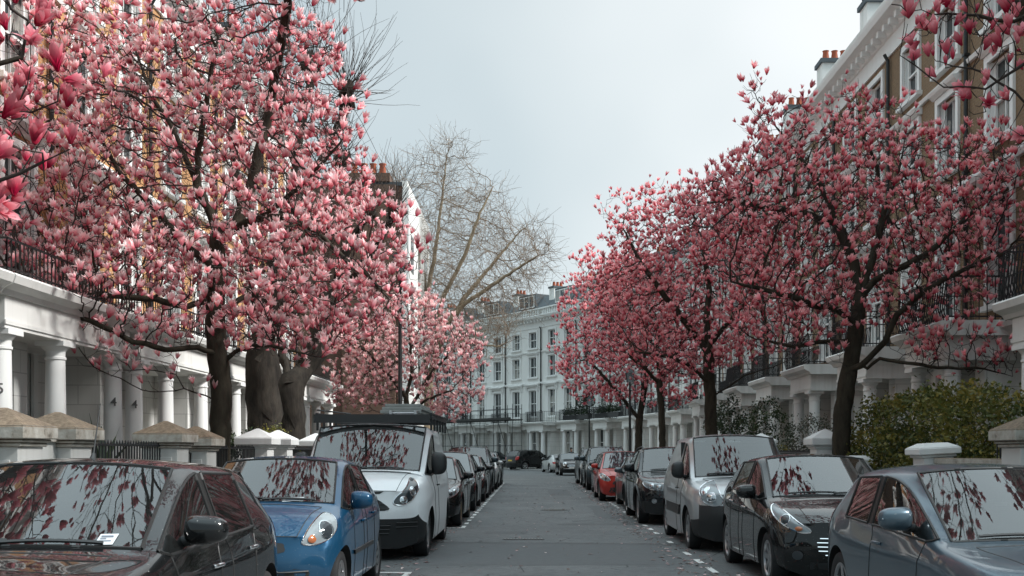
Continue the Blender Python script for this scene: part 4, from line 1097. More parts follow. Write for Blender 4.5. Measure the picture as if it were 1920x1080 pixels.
bush('shrub', (7.5, 43.5, 1.5), (.7, 1.6, 1.6), 3200, 'loose grey green shrub by the slender magnolia', 'shrub', 'leaf_grey', .09, 58)
bush('shrub', (7.35, 31.6, .85), (.5, .9, .8), 2400, 'low bronze green shrub between two pier caps on the right', 'shrub', 'leaf_hedge', .07, 59)
bush('shrub', (-6.9, 40.6, .9), (.7, 1.2, .9), 2400, 'low green shrub at the far end of the left gardens', 'shrub', 'leaf_yellow', .09, 60)
# ------------------------------------------------------------------ cars
TAGS = ['body', 'hood', 'windscreen', 'side_window', 'rear_window', 'door', 'bumper', 'well', 'roof', 'pillar', 'tailgate', 'skirt']
TI = {k: i for i, k in enumerate(TAGS)}
TMATS = [bpy.data.materials.new('slot_' + k) for k in TAGS]

def lerp(a, b, t): return a + (b - a) * t
def pl(xs, x):
    """piecewise linear through (x, y) pairs"""
    if x <= xs[0][0]: return xs[0][1]
    for (a, b), (c, d) in zip(xs, xs[1:]):
        if x <= c: return b + (d - b) * (x - a) / (c - a)
    return xs[-1][1]

def car_cage(p):
    """12 columns per ring (half of the car), rings from nose to tail; y is length with the nose at 0"""
    L, W, H = p['L'], p['W'], p['H']
    zb = p['zbelt']; zb1 = p.get('zbelt_rear', zb + .06)
    zh, zn = p['zhood'], p['znose']; yc, yh, yB, yC, yR, yT = (p[k] for k in ('yc', 'yh', 'yB', 'yC', 'yR', 'yT'))
    wf, wr = p['wf'], p['wr']; zu = p.get('zunder', .17); rw = p.get('roofw', .64); railz = p.get('railz', .075)
    van = p.get('van', False)
    xs4 = (0, .30, .57, .74)
    hood = lambda y: pl([(0, zn), (.25, lerp(zn, zh, p.get('hoodbulge', .45))), (yc * .6, lerp(zn, zh, .78)), (yc, zh)], y)
    belt = lambda y: pl([(0, zn - .03), (wf, lerp(zn, zb, .8)), (yc, zb), (yC, lerp(zb, zb1, .8)), (L, zb1)], y)
    rings = []
    def ring(yS, yTop, xS, zS, top, yb=None, zb_=None):
        r = []
        yb = yS[0] if yb is None else yb
        for k in range(4): r.append((xs4[k] * W * xS[0], yb if not isinstance(yb, (list, tuple)) else yb[k], zu if zb_ is None else zb_))
        for k in range(4): r.append((xS[k] * W, yS[k], zS[k]))
        for k in range(4): r.append((top[k][0] * W, yTop[k], top[k][1]))
        rings.append(r)
    nb = p.get('nose', (.0, .015, .07, .17, .30))     # how the front face curves back, centre to corner
    # A0 nose outline
    zS0 = (.24, lerp(.24, zn, p.get('f3', .42)), lerp(.24, zn, .76), zn - .025)
    ring([nb[4] - .03, nb[4] - .07, nb[4] - .03, nb[4] + .02], [nb[3] + .03, nb[2] + .03, nb[1] + .03, .03], (.84, .86, .85, .82), zS0,
         [(.74, zn - .008), (.57, zn), (.30, zn + .008), (0, zn + .012)], yb=[.08, .09, .13, .2])
    # A1 behind the bumper corner
    y = nb[4] + .14
    ring([y] * 4, [y - .02, y - .06, y - .1, y - .12], (.96, .975, .965, .93), (.23, .47, lerp(.47, belt(y), .6), belt(y) - .01),
         [(.84, lerp(belt(y), hood(y), .6)), (.62, hood(y)), (.32, hood(y) + .018), (0, hood(y) + .024)])
    # A2 wheel centre
    y = wf
    ring([y] * 4, [y] * 4, (.97, 1.0, .995, .95), (.22, .50, lerp(.5, belt(y), .62), belt(y) - .005),
         [(.87, lerp(belt(y), hood(y), .55)), (.64, hood(y)), (.33, hood(y) + .024), (0, hood(y) + .032)])
    # A3 end of the bonnet
    y = yc - .13
    yl = max(yc + .02, wf + p['R'] + .17)
    ring([yl - .09] * 3 + [min(yl - .09, yc - .06)], [y + .03, y, y - .05, y - .07], (.97, 1.0, .99, .95), (.21, .50, lerp(.5, belt(y), .64), belt(y) - .004),
         [(.88, lerp(belt(y), zh, .5)), (.72, zh + .002), (.36, zh + .026), (0, zh + .034)])
    # A4 cowl, start of the front door
    y = yc
    ring([yl, yl, yl, max(yc + .05, yl - .06)], [yc + .06, yc + .02, yc - .05, yc - .08], (.97, 1.0, .985, .94), (.21, .50, lerp(.5, zb, .66), zb),
         [(.885, zb + .03), (.80, zh + .03), (.41, zh + .05), (0, zh + .056)])
    # A5 header
    yd = lerp(max(yc, yl), yB, .5)
    ring([yd] * 4, [yh + .03, yh, yh - .05, yh - .07], (.97, 1.0, .985, .94), (.21, .50, lerp(.5, zb, .66), belt(yd)),
         [(rw + .065, H - railz - .012), (rw - .005, H - .04), (rw * .55, H - .006), (0, H + .002)])
    # A6, A6b the pillar behind the front door
    for y, dz in ((yB - .045, 0), (yB + .045, 0)):
        ring([y] * 4, [y, y, y, y], (.97, 1.0, .985, .94), (.21, .50, lerp(.5, zb, .66), belt(y)),
             [(rw + .07, H - railz + .012), (rw, H - .01), (rw * .55, H + .022), (0, H + .032)])
    # A7 end of the rear door
    y = yC
    ring([y - .05, y - .03, y, y], [y, y, y, y], (.97, 1.0, .985, .945), (.21, .50, lerp(.5, zb, .66), belt(y)),
         [(rw + .06, H - railz + p.get('dC', -.01)), (rw - .005, H - .02 + p.get('dC', -.01)), (rw * .55, H + .014 + p.get('dC', -.01)), (0, H + .024 + p.get('dC', -.01))])
    # A8 rear wheel, end of the roof
    y = wr; dR = p.get('dR', -.07)
    ring([y, y, y, lerp(yC, yR, .8)], [yR - .02, yR, yR, yR], (.97, .995, .985, .94), (.22, .50, lerp(.5, zb1, .66), belt(y)),
         [(rw + .02, H - railz + dR), (rw - .05, H - .02 + dR), (rw * .5, H + .012 + dR), (0, H + .02 + dR)])
    # A9 bottom of the rear window
    zt = p.get('ztail', zb1 - .02)
    ring([L - .36] * 4, [yT - .08, yT, yT + .02, yT + .03], (.95, .97, .96, .91), (.24, .48, lerp(.5, zb1, .66), zb1),
         [(.82, zt + .05), (.70, zt + .045), (.36, zt + .05), (0, zt + .052)])
    # A10 tail outline
    ring([L - .16] * 4, [L - .13, L - .10, L - .08, L - .07], (.84, .87, .86, .82), (.27, .46, lerp(.46, zt, .62), zt - .02),
         [(.74, zt), (.57, zt + .005), (.30, zt + .01), (0, zt + .012)], yb=L - .14)
    V = [v for r in rings for v in r]; Fc = []; T = []; n = 12
    for i in range(len(rings) - 1):
        for c in range(n - 1):
            t = 'body'
            if i in (1, 2) and c >= 9: t = 'hood'
            if i == 0 and c >= 9: t = 'hood'
            if i == 4 and c >= 9: t = 'windscreen'
            if i in (4, 5) and c == 7: t = 'side_window'
            if i in (4, 5) and c in (4, 5, 6): t = 'door'
            if i == 6 and c == 7: t = 'pillar'
            if i == 7 and not p.get('panel'):
                if c == 7: t = 'side_window'
                if c in (4, 5, 6) and not p.get('two_door'): t = 'door'
            if i == 8 and c == 7 and p.get('quarter'): t = 'side_window'
            if i == 9 and c >= 9: t = 'rear_window'
            if i == 10 and c >= 9: t = 'tailgate'
            if i in (5, 6, 7, 8) and c >= 9: t = 'roof'
            if c < 3: t = 'well'
            if p.get('blackbumper'):
                if i in (0,) and c in (3, 4): t = 'bumper'
                if i in (9, 10) and c in (3, 4): t = 'bumper'
            if p.get('skirt') and c in (3, 4) and 1 <= i <= 8 and t in ('body', 'door') and c == 3: t = 'skirt'
            Fc.append((i * n + c, i * n + c + 1, (i + 1) * n + c + 1, (i + 1) * n + c)); T.append(t)
    # caps: rows between the bottom chain and the top chain
    def cap(base, ys, zrows, flip, tags):
        rows = [[base + k for k in range(5)]]
        for rz, dy, side in zrows:
            ids = []
            for k in range(4):
                ids.append(len(V)); V.append((xs4[k] * W * .99, ys(k) + dy, rz))
            ids.append(base + side); rows.append(ids)
        rows.append([base + 11 - k for k in range(4)] + [base + 7])
        for r in range(3):
            for k in range(4):
                q = (rows[r][k], rows[r][k + 1], rows[r + 1][k + 1], rows[r + 1][k])
                Fc.append(q if flip else q[::-1]); T.append(tags(r, k))
    z3, z4 = zS0[1], zS0[2]
    cap(0, lambda k: nb[k], [(z3, -.045, 5), (z4, 0.0, 6)], True, lambda r, k: 'bumper' if p.get('blackbumper') and r < p.get('bumprows', 1) else 'body')
    tb = (.03, .02, -.01, -.05)
    cap(11 * n - 0 if False else (len(rings) - 1) * n, lambda k: L - .06 + tb[k], [(.46, .06, 5), (lerp(.46, zt, .62), .02, 6)], False,
        lambda r, k: 'tailgate' if r == 2 else 'body')
    # creases
    cr = {}
    def crease(a, b, w): cr[(min(a, b), max(a, b))] = w
    g = lambda i, c: i * n + c
    for c in (9, 10): crease(g(4, c), g(4, c + 1), 1); crease(g(5, c), g(5, c + 1), 1)
    crease(g(4, 9), g(5, 9), 1)
    last = 8 if not p.get('quarter') else 9
    for i in range(4, last):
        crease(g(i, 7), g(i + 1, 7), .95); crease(g(i, 8), g(i + 1, 8), .9)
    for i in (6, 7): crease(g(i, 7), g(i, 8), .9)
    crease(g(last, 7), g(last, 8), .9); crease(g(4, 7), g(4, 8), .9); crease(g(4, 8), g(4, 9), 1)
    global CVERT
    CVERT = {g(4, 9): 1, g(5, 9): 1, g(6, 7): .9, g(6, 8): .9, g(7, 7): .9, g(7, 8): .9, g(last, 7): .55, g(last, 8): .6, g(9, 9): .7, g(10, 9): .7}
    for c in (9, 10): crease(g(9, c), g(9, c + 1), .7); crease(g(10, c), g(10, c + 1), .6)
    crease(g(9, 9), g(10, 9), .7)
    for i in range(0, 10): crease(g(i, 6), g(i + 1, 6), p.get('shoulder', .62))
    for i in range(0, 3): crease(g(i, 9), g(i + 1, 9), .6)
    for i in range(1, 9): crease(g(i, 5), g(i + 1, 5), .3)
    for c in (7, 8, 9, 10): crease(g(0, c), g(0, c + 1), .35)
    for i in range(1, 10): crease(g(i, 4), g(i + 1, 4), .6)
    return V, Fc, T, cr

def make_tag_mesh(p):
    V, Fc, T, cr = car_cage(p)
    me = bpy.data.meshes.new('cage'); me.from_pydata(V, [], Fc)
    for m in TMATS: me.materials.append(m)
    for poly, t in zip(me.polygons, T): poly.material_index = TI[t]
    at = me.attributes.new('crease_edge', 'FLOAT', 'EDGE')
    for e in me.edges:
        k = (min(e.vertices), max(e.vertices)); at.data[e.index].value = cr.get(k, 0.0)
    cv = me.attributes.new('crease_vert', 'FLOAT', 'POINT')
    for k, w in CVERT.items(): cv.data[k].value = w
    o = bpy.data.objects.new('cage', me); COL.objects.link(o)
    mi = o.modifiers.new('m', 'MIRROR'); mi.use_clip = True; mi.merge_threshold = .0005
    su = o.modifiers.new('s', 'SUBSURF'); su.levels = su.render_levels = p.get('sub', 2)
    dg = bpy.context.evaluated_depsgraph_get()
    em = bpy.data.meshes.new_from_object(o.evaluated_get(dg))
    o.modifiers.clear(); o.data = em
    bm = bmesh.new(); bm.from_mesh(em); bmesh.ops.recalc_face_normals(bm, faces=bm.faces); bm.to_mesh(em); bm.free()
    # stretch to the wanted outside size
    co = np.zeros(len(em.vertices) * 3); em.vertices.foreach_get('co', co); co = co.reshape(-1, 3)
    mn, mx = co.min(0), co.max(0)
    sx, sy = p['W'] / mx[0], p['L'] / (mx[1] - mn[1])
    sz = (p['H'] - p.get('zunder', .17)) / (mx[2] - mn[2])
    co[:, 0] *= sx; co[:, 1] = (co[:, 1] - mn[1]) * sy; co[:, 2] = p.get('zunder', .17) + (co[:, 2] - mn[2]) * sz
    em.vertices.foreach_set('co', co.ravel()); em.update()
    mb = MB()
    for y in (p['wf'], p['wr']):
        ra = p['R'] + p.get('archgap', .055)
        for a, b in ((-p['W'] - .2, -p['W'] + .36), (p['W'] - .36, p['W'] + .2)): mb.lathe([(ra, a), (ra, b)], c=(0, y, p['R']), n=40, axis='X')
    cu = mb.build('cut', None)
    for m in TMATS: cu.data.materials.append(m)
    for poly in cu.data.polygons: poly.material_index = TI['well']
    b = o.modifiers.new('b', 'BOOLEAN'); b.operation = 'DIFFERENCE'; b.object = cu; b.solver = 'EXACT'
    dg = bpy.context.evaluated_depsgraph_get(); dg.update()
    fm = bpy.data.meshes.new_from_object(o.evaluated_get(dg))
    bpy.data.objects.remove(o); bpy.data.objects.remove(cu)
    return fm

def surf_hit(bvh, o, d):
    h = bvh.ray_cast(o, d)
    return h[0], h[1]

def fill_patch(bvh, outline, org, du, dv, d, off=.006, bulge=.0, rings=5):
    """outline in (u, v) of a plane, thrown along d onto the body: a patch that follows the body"""
    n = len(outline); cu = sum(a for a, b in outline) / n; cv = sum(b for a, b in outline) / n
    vs = []; fs = []; rim = []
    for k in range(rings + 1):
        s = 1 - k / rings
        for (u, v) in (outline if k < rings else [(cu, cv)]):
            q = org + du * (cu + (u - cu) * s) + dv * (cv + (v - cv) * s)
            h, nn = surf_hit(bvh, q - d * 3, d)
            if h is None: h, nn = q, -d
            if nn.dot(d) > 0: nn = -nn
            vs.append(h + nn * (off + bulge * (1 - s * s)))
            if k == 0: rim.append(h + nn * (off))
    for k in range(rings - 1):
        for i in range(n):
            j = (i + 1) % n
            fs.append((k * n + i, k * n + j, (k + 1) * n + j, (k + 1) * n + i))
    c = rings * n
    for i in range(n): fs.append(((rings - 1) * n + i, (rings - 1) * n + (i + 1) % n, c))
    return vs, fs, rim

def smooth_loop(pts, sub=4):
    out = []; n = len(pts)
    for i in range(n):
        p0, p1, p2, p3 = (Vector((*pts[(i + k) % n], 0)) for k in (-1, 0, 1, 2))
        for j in range(sub):
            t = j / sub
            q = .5 * (2 * p1 + (p2 - p0) * t + (2 * p0 - 5 * p1 + 4 * p2 - p3) * t * t + (-p0 + 3 * p1 - 3 * p2 + p3) * t ** 3)
            out.append((q.x, q.y))
    return out

def rim_tube(mb, rim, r, n=5, closed=True):
    pts = list(rim) + ([rim[0], rim[1]] if closed else [])
    mb.tube(pts, r, n, cap=not closed)

def circ(cu, cv, r, n=20, ru=None): return [(cu + (ru or r) * math.cos(2 * math.pi * k / n), cv + r * math.sin(2 * math.pi * k / n)) for k in range(n)]

WHEELS = {}
def wheel_meshes(Rw, wd, kind):
    key = (Rw, wd, kind)
    if key in WHEELS: return WHEELS[key]
    h = wd / 2; rr = Rw * .66
    ty = MB().lathe([(rr, -h * .8), (Rw * .86, -h), (Rw * .96, -h * .9), (Rw, -h * .6), (Rw, h * .6), (Rw * .965, h * .9), (Rw * .87, h), (rr + .012, h * .86), (rr - .004, h * .80)], n=36, axis='X', cap=False)
    t = ty.build('tyre', M['rubber'], smooth=40); tm = t.data; bpy.data.objects.remove(t)
    al = M['alloy_dull'] if kind.endswith('d') else M['alloy']
    ri = MB()
    ri.lathe([(rr + .006, h * .78), (rr + .008, h * .86), (rr - .012, h * .86), (rr - .026, h * .70), (rr - .03, -h * .5), (rr - .02, -h * .8)], n=36, axis='X', cap=False)
    ns = int(kind[0:2])
    for k in range(ns):
        a = 2 * math.pi * k / ns + .3; ca, sa = math.cos(a), math.sin(a)
        w0, w1 = (.034, .026) if ns <= 7 else (.020, .015)
        if ns <= 5: w0, w1 = .045, .034
        pr = [(.045, h * .62), (rr * .5, h * .70), (rr - .015, h * .80)]
        vs = []
        for (r_, x_), w in zip(pr, (w0, (w0 + w1) / 2, w1)):
            for sx, sw in ((0, -1), (0, 1), (-.035, 1), (-.035, -1)):
                vs.append((x_ + sx, r_ * ca - sw * w * sa, r_ * sa + sw * w * ca))
        fs = [(0, 1, 2, 3), (11, 10, 9, 8)]
        for i in (0, 4):
            for j in range(4): fs.append((i + j, i + 4 + j, i + 4 + (j + 1) % 4, i + (j + 1) % 4))
        ri.add(vs, fs)
    ri.lathe([(.001, h * .74), (.035, h * .73), (.06, h * .64), (.06, h * .3)], n=20, axis='X', cap=False)
    r = ri.build('rim', al, smooth=35); rm = r.data; bpy.data.objects.remove(r)
    b = MB().lathe([(.001, h * .15), (rr - .035, h * .15), (rr - .035, -h * .4)], n=28, axis='X', cap=False).build('brake_disc', M['blackplastic'], smooth=30)
    bm_ = b.data; bpy.data.objects.remove(b)
    WHEELS[key] = (tm, rm, bm_)
    return WHEELS[key]

def build_car(p, name, paint):
    """a parked car: Empty on the ground under its middle, nose towards -y"""
    root = empty(name)
    L, W, H = p['L'], p['W'], p['H']
    fm = make_tag_mesh(p)
    fm.transform(Matrix.Translation((0, -L / 2, 0)))
    nv = len(fm.vertices); co = np.zeros(nv * 3); fm.vertices.foreach_get('co', co); co = co.reshape(-1, 3)
    polys = [tuple(q.vertices) for q in fm.polygons]; tg = [q.material_index for q in fm.polygons]; cen = [q.center.copy() for q in fm.polygons]
    bvh = BVHTree.FromPolygons([Vector(c) for c in co], polys)
    bp = p.get('bumpermat', M['blackplastic'])
    gw, gs = (M['clearglass'], M['clearside']) if p.get('sub', 2) >= 3 else (M['carglass'], M['sideglass'])
    mats = dict(body=paint, hood=paint, door=paint, roof=p.get('roofmat', paint), tailgate=paint, windscreen=gw, rear_window=gs, side_window=gs, pillar=M['seal'], bumper=bp, skirt=bp, well=M['well'])
    groups = {}
    for f, t, c in zip(polys, tg, cen):
        k = TAGS[t]
        if k in ('bumper', 'tailgate', 'skirt'):
            k2 = (k, (1 if c.x > 0 else -1) if k == 'skirt' else 0, 0 if c.y < 0 else (0 if k == 'skirt' else 1))
        elif k in ('door', 'side_window', 'pillar'):
            k2 = (k, 1 if c.x > 0 else -1, 0 if c.y + L / 2 < p['yB'] else 1)
        else: k2 = (k, 0, 0)
        groups.setdefault(k2, []).append(f)
    parts = {}
    for (k, sd, fr), fl in groups.items():
        used = sorted({i for f in fl for i in f}); mp = {i: j for j, i in enumerate(used)}
        me = bpy.data.meshes.new(k); me.from_pydata([tuple(co[i]) for i in used], [], [tuple(mp[i] for i in f) for f in fl])
        me.shade_smooth(); me.set_sharp_from_angle(angle=R(42))
        nm = {'well': 'underbody', 'pillar': 'door_pillar', 'skirt': 'side_trim', 'body': 'body'}.get(k, k)
        parts[(k, sd, fr)] = link_mesh(nm, me, mats[k], root)
    # seams: a rubber seal round every pane, a thin dark gap round doors, bonnet and tailgate
    et = {}
    def keyof(t, c):
        k = TAGS[t]
        return (k, 1 if c.x > 0 else -1, 0 if c.y + L / 2 < p['yB'] else 1) if k in ('door', 'side_window', 'pillar') else (k, 0, 1 if k == 'tailgate' and c.y >= 0 else 0)
    for f, t, c in zip(polys, tg, cen):
        for a, b in zip(f, f[1:] + f[:1]): et.setdefault((min(a, b), max(a, b)), []).append(keyof(t, c))
    seals = {}
    for (a, b), ks in et.items():
        if len(ks) != 2 or ks[0] == ks[1]: continue
        s = {ks[0][0], ks[1][0]}
        if 'well' in s: continue
        pa, pb = Vector(co[a]), Vector(co[b])
        if (pa - pb).length < 1e-4: continue
        own = next((k for nm in ('windscreen', 'rear_window', 'side_window', 'door', 'hood', 'tailgate') for k in ks if k[0] == nm), None)
        if own is None: continue
        gl = own[0] in ('windscreen', 'rear_window', 'side_window')
        seals.setdefault(own, MB()).tube([pa, pb], p.get('sealr', .011) if gl else .0045, 5 if gl else 4, cap=False)
    for own, mb in seals.items():
        gl = own[0] in ('windscreen', 'rear_window', 'side_window')
        o = mb.build('rubber_seal' if gl else 'panel_gap', p.get('sealmat', M['seal']) if gl else M['seal'], parts.get(own) or root, smooth=60)
    # headlights, thrown on from the front corner
    hl = p.get('headlight')
    for sd in (1, -1):
        if not hl: break
        ang = R(hl.get('ang', 28)); d = Vector((-math.sin(ang) * sd, math.cos(ang), 0)); du = Vector((math.cos(ang) * sd, math.sin(ang), 0)); dv = Vector((0, 0, 1))
        org = Vector((0, -L / 2, 0))
        ol = smooth_loop(hl['pts'], 4)
        vs, fs, rim = fill_patch(bvh, ol, org, du, dv, d, .004, .012)
        lamp = MB().add(vs, fs).build('headlight', hl.get('mat', M['lampglass']), root, smooth=70)
        t = MB(); rim_tube(t, rim, hl.get('rimr', .008)); t.build('lamp_rim', hl.get('rim', M['chrome']), lamp, smooth=70)
        for (cu, cv, r, ru, mt) in hl.get('lens', []):
            vs, fs, rim2 = fill_patch(bvh, circ(cu, cv, r, 20, ru), org, du, dv, d, .016, .012, 3)
            ln = MB().add(vs, fs).build('lens', M[mt], lamp, smooth=70)
            if mt != 'amber':
                t = MB(); rim_tube(t, rim2, .007); t.build('lens_ring', M['chrome'], lamp, smooth=70)
    # patches thrown on from the front: grille, lower intake, fog lamps, plate
    d = Vector((0, 1, 0)); du = Vector((1, 0, 0)); dv = Vector((0, 0, 1)); org = Vector((0, -L / 2, 0))
    for (nm, pts, mt, off, slats, smt) in p.get('front', []):
        ol = smooth_loop(pts, 3) if len(pts) > 4 else [(lerp(a[0], b[0], t / 5), lerp(a[1], b[1], t / 5)) for a, b in zip(pts, pts[1:] + pts[:1]) for t in range(5)]
        vs, fs, rim = fill_patch(bvh, ol, org, du, dv, d, off, 0.0, 4)
        g = MB().add(vs, fs).build(nm, M[mt], root, smooth=60)
        if slats:
            t = MB(); zs = [v for u, v in ol]; z0, z1 = min(zs), max(zs)
            for k in range(slats):
                z = lerp(z0, z1, (k + .5) / slats)
                us = [lerp(a[0], b[0], (z - a[1]) / (b[1] - a[1])) for a, b in zip(ol, ol[1:] + ol[:1]) if (a[1] - z) * (b[1] - z) < 0]
                if len(us) < 2: continue
                u0, u1 = min(us), max(us); pts_ = []
                for q in range(9):
                    h, nn = surf_hit(bvh, org + du * lerp(u0, u1, q / 8) + dv * z - d * 3, d)
                    if h is not None: pts_.append(h - d * (off + .006))
                if len(pts_) > 2: t.tube(pts_, .008, 5)
            if t.v: t.build('slat', M[smt], g, smooth=60)
    # tail lamps and plate thrown on from behind
    tl = p.get('taillight')
    if tl:
        for sd in (1, -1):
            ang = R(25); d = Vector((-math.sin(ang) * sd, -math.cos(ang), 0)); du = Vector((math.cos(ang) * sd, -math.sin(ang), 0)); org = Vector((0, L / 2, 0))
            vs, fs, rim = fill_patch(bvh, smooth_loop(tl, 3), org, du, dv, d, .006, .012)
            MB().add(vs, fs).build('tail_light', M['redlens'], root, smooth=70)
        d = Vector((0, -1, 0)); du = Vector((1, 0, 0)); zz = p.get('plate_z', .62)
        vs, fs, rim = fill_patch(bvh, [(lerp(a[0], b[0], t / 4), lerp(a[1], b[1], t / 4)) for a, b in zip([(-.26, zz - .055), (.26, zz - .055), (.26, zz + .055), (-.26, zz + .055)], [(.26, zz - .055), (.26, zz + .055), (-.26, zz + .055), (-.26, zz - .055)]) for t in range(4)], Vector((0, L / 2, 0)), du, dv, d, .008, 0, 2)
        MB().add(vs, fs).build('number_plate', M['plate_y'], root)
    # side details thrown on from the side: handles, rub strip, arch lip
    for sd in (1, -1):
        d = Vector((-sd, 0, 0))
        def onside(y, z, off):
            h, nn = surf_hit(bvh, Vector((3 * sd, y - L / 2, z)), d)
            return None if h is None else h - d * off
        for i, (y, z) in enumerate(p.get('handles', [])):
            dr = parts.get(('door', sd, 0 if y < p['yB'] else 1)) or root
            pts = [onside(y + .02 * k - .09, z + .006 * math.sin(k * .4), .004 + .028 * math.sin(math.pi * min(max(k / 9, .0), 1)) ** .5) for k in range(10)]
            if all(q is not None for q in pts): MB().tube(pts, .013, 6).build('handle', p.get('handlemat', paint), dr, smooth=60)
        rs = p.get('rub')
        if rs:
            y0, y1, z0, z1 = rs
            top = [(lerp(y0, y1, k / 12)) for k in range(13)]
            vs = []; fs = []
            for y in top:
                for z, of in ((z0, .0), (z0, .02), (z1, .02), (z1, .0)):
                    q = onside(y, z, of); vs.append(q if q is not None else Vector((W * sd, y - L / 2, z)))
            for i in range(12):
                for j in range(3): fs.append((i * 4 + j, i * 4 + j + 1, i * 4 + 5 + j, i * 4 + 4 + j))
            MB().add(vs, fs).build('rub_strip', bp, root, smooth=40)
        if p.get('arch'):
            for y in (p['wf'], p['wr']):
                pts = []
                for k in range(23):
                    a = math.pi * (k / 22 * 1.16 - .08)
                    rr_ = p['R'] + p.get('archgap', .055) + .02
                    z = p['R'] + rr_ * math.sin(a)
                    q = onside(y + rr_ * math.cos(a), max(z, .2), .0)
                    if q is not None: pts.append(q)
                if len(pts) > 8: MB().tube(pts, p.get('archr', .028), 6).build('arch_trim', bp if p['arch'] == 'black' else paint, root, smooth=60)
    # mirrors
    mz, my, mw, mh = p.get('mirror', (p['zbelt'] + .09, p['yc'] + .42, .11, .075))
    for sd in (1, -1):
        bm = bmesh.new(); bmesh.ops.create_uvsphere(bm, u_segments=16, v_segments=10, radius=1)
        for v in bm.verts:
            x, y, z = v.co
            y2 = max(y, -1) if y < 0 else y * .35
            k = 1 - .18 * (x * sd)                       # narrower outside
            v.co = (abs(x) ** .65 * math.copysign(1, x) * mw, y2 * .095, (abs(z) ** .62 * math.copysign(1, z)) * mh * k)
        me = bpy.data.meshes.new('mirror'); bm.to_mesh(me); bm.free(); me.shade_smooth()
        xm = (W * .94 + mw * .95) * sd
        me.transform(Matrix.Translation((xm, my - L / 2, mz)))
        o = link_mesh('door_mirror', me, p.get('mirrormat', paint), root)
        g = MB().tube([(xm, my - L / 2 + .030, mz), (xm, my - L / 2 + .034, mz)], .06, 16)
        for i, v in enumerate(g.v): g.v[i] = (xm + (v[0] - xm) / .06 * mw * .82, v[1], mz + (v[2] - mz) / .06 * mh * .8)
        g.build('mirror_glass', M['carglass'], o)
        MB().tube([(xm, my - L / 2 + .01, mz - mh * .55), (W * .86 * sd, my - L / 2 + .03, mz - mh * .9)], .028, 8, .034).build('mirror_arm', M['blackplastic'], o, smooth=50)
    # wheels
    tm, rm, bmz = wheel_meshes(p['R'], p.get('tw', .205), p.get('rim', '10'))
    for sd in (1, -1):
        for y in (p['wf'], p['wr']):
            wroot = bpy.data.objects.new('wheel', tm); COL.objects.link(wroot); wroot.parent = root; wroot.name = 'wheel'
            wroot.location = (sd * (W - p.get('tw', .205) / 2 - p.get('winset', .035)), y - L / 2, p['R'])
            if sd < 0: wroot.rotation_euler = (0, 0, math.pi)
            for nm, mm in (('rim', rm), ('brake_disc', bmz)):
                q = bpy.data.objects.new(nm, mm); COL.objects.link(q); q.parent = wroot
    # cabin seen through the glass
    if p.get('sub', 2) >= 3:
        zb, yc, zu = p['zbelt'], p['yc'] - L / 2, .42 if not p.get('van') else .62
        ib = W * .80; hs = min(p['H'] - .16, zb + .36)
        MB().box(-ib, ib, yc + .10, yc + .62, zb - .32, zb - .07).box(-ib * .98, ib * .98, yc + .02, yc + .12, zb - .32, zb - .05).build('dashboard', M['dash'], root, bevel=.03)
        MB().box(-ib, ib, yc + .1, (p['yC'] if p.get('panel') else p['L'] - .5) - L / 2, .24, .30).build('cabin_floor', M['dash'], root)
        sw = MB(); cx_, cy_, cz_ = .34 * W / .87, yc + .72, zb - .02
        ring_ = [(cx_ + .18 * math.cos(a), cy_ + .07 * math.sin(a), cz_ + .165 * math.sin(a)) for a in [i * 2 * math.pi / 24 for i in range(25)]]
        sw.tube(ring_, .016, 6, cap=False).bar((cx_ - .17, cy_, cz_), (cx_ + .17, cy_, cz_), .04, .03); sw.build('steering_wheel', M['dash'], root)
        rows_ = [p['yB'] - L / 2 + .08] + ([] if p.get('panel') else [p['yC'] - L / 2 + .02])
        for ri_, yy in enumerate(rows_):
            for sx in (-1, 1):
                x0 = sx * W * .40; w_ = .245 if ri_ == 0 else .28; y1 = yy - .12
                st_ = MB().frustum(x0 - w_, x0 + w_, y1 - .02, y1 + .13, zu, hs - .18, .86).box(x0 - w_, x0 + w_, y1 - .5, y1 - .02, zu - .1, zu + .06).build('seat', M['seat'], root, bevel=.04)
                MB().frustum(x0 - .13, x0 + .13, y1 + .02, y1 + .12, hs - .15, hs + .06, .85).tube([(x0 - .05, y1 + .07, hs - .22), (x0 - .05, y1 + .07, hs - .12)], .01, 5).tube([(x0 + .05, y1 + .07, hs - .22), (x0 + .05, y1 + .07, hs - .12)], .01, 5).build('headrest', M['seat'], st_, bevel=.03)
        if p.get('panel'): MB().box(-W * .86, W * .86, p['yB'] - L / 2 + .22, p['yB'] - L / 2 + .25, .3, p['H'] - .13).build('bulkhead', M['dash'], root)
        hm, nn = surf_hit(bvh, Vector((0, p['yh'] - .12 - L / 2, 4)), Vector((0, 0, -1)))
        if hm is not None: MB().box(-.12, .12, hm.y - .01, hm.y + .02, hm.z - .13, hm.z - .06).tube([(0, hm.y, hm.z - .06), (0, hm.y - .02, hm.z - .01)], .012, 5).build('rear_view_mirror', M['dash'], root, bevel=.01)
    # wipers on the windscreen
    d = Vector((0, 0.0, -1)); wp = MB()
    for x0, x1, y0, y1 in ((-.60, .02, .045, -.015), (-.02, .58, -.03, .03)):
        pts = []
        for k in range(8):
            x = lerp(x0, x1, k / 7) * W; y = p['yc'] - L / 2 + lerp(y0, y1, k / 7) - .02
            h, nn = surf_hit(bvh, Vector((x, y, 4)), d)
            if h is not None: pts.append(h + nn * .018)
        if len(pts) > 3: wp.tube(pts, .011, 4)
    if wp.v: wp.build('wiper', M['blackplastic'], root)
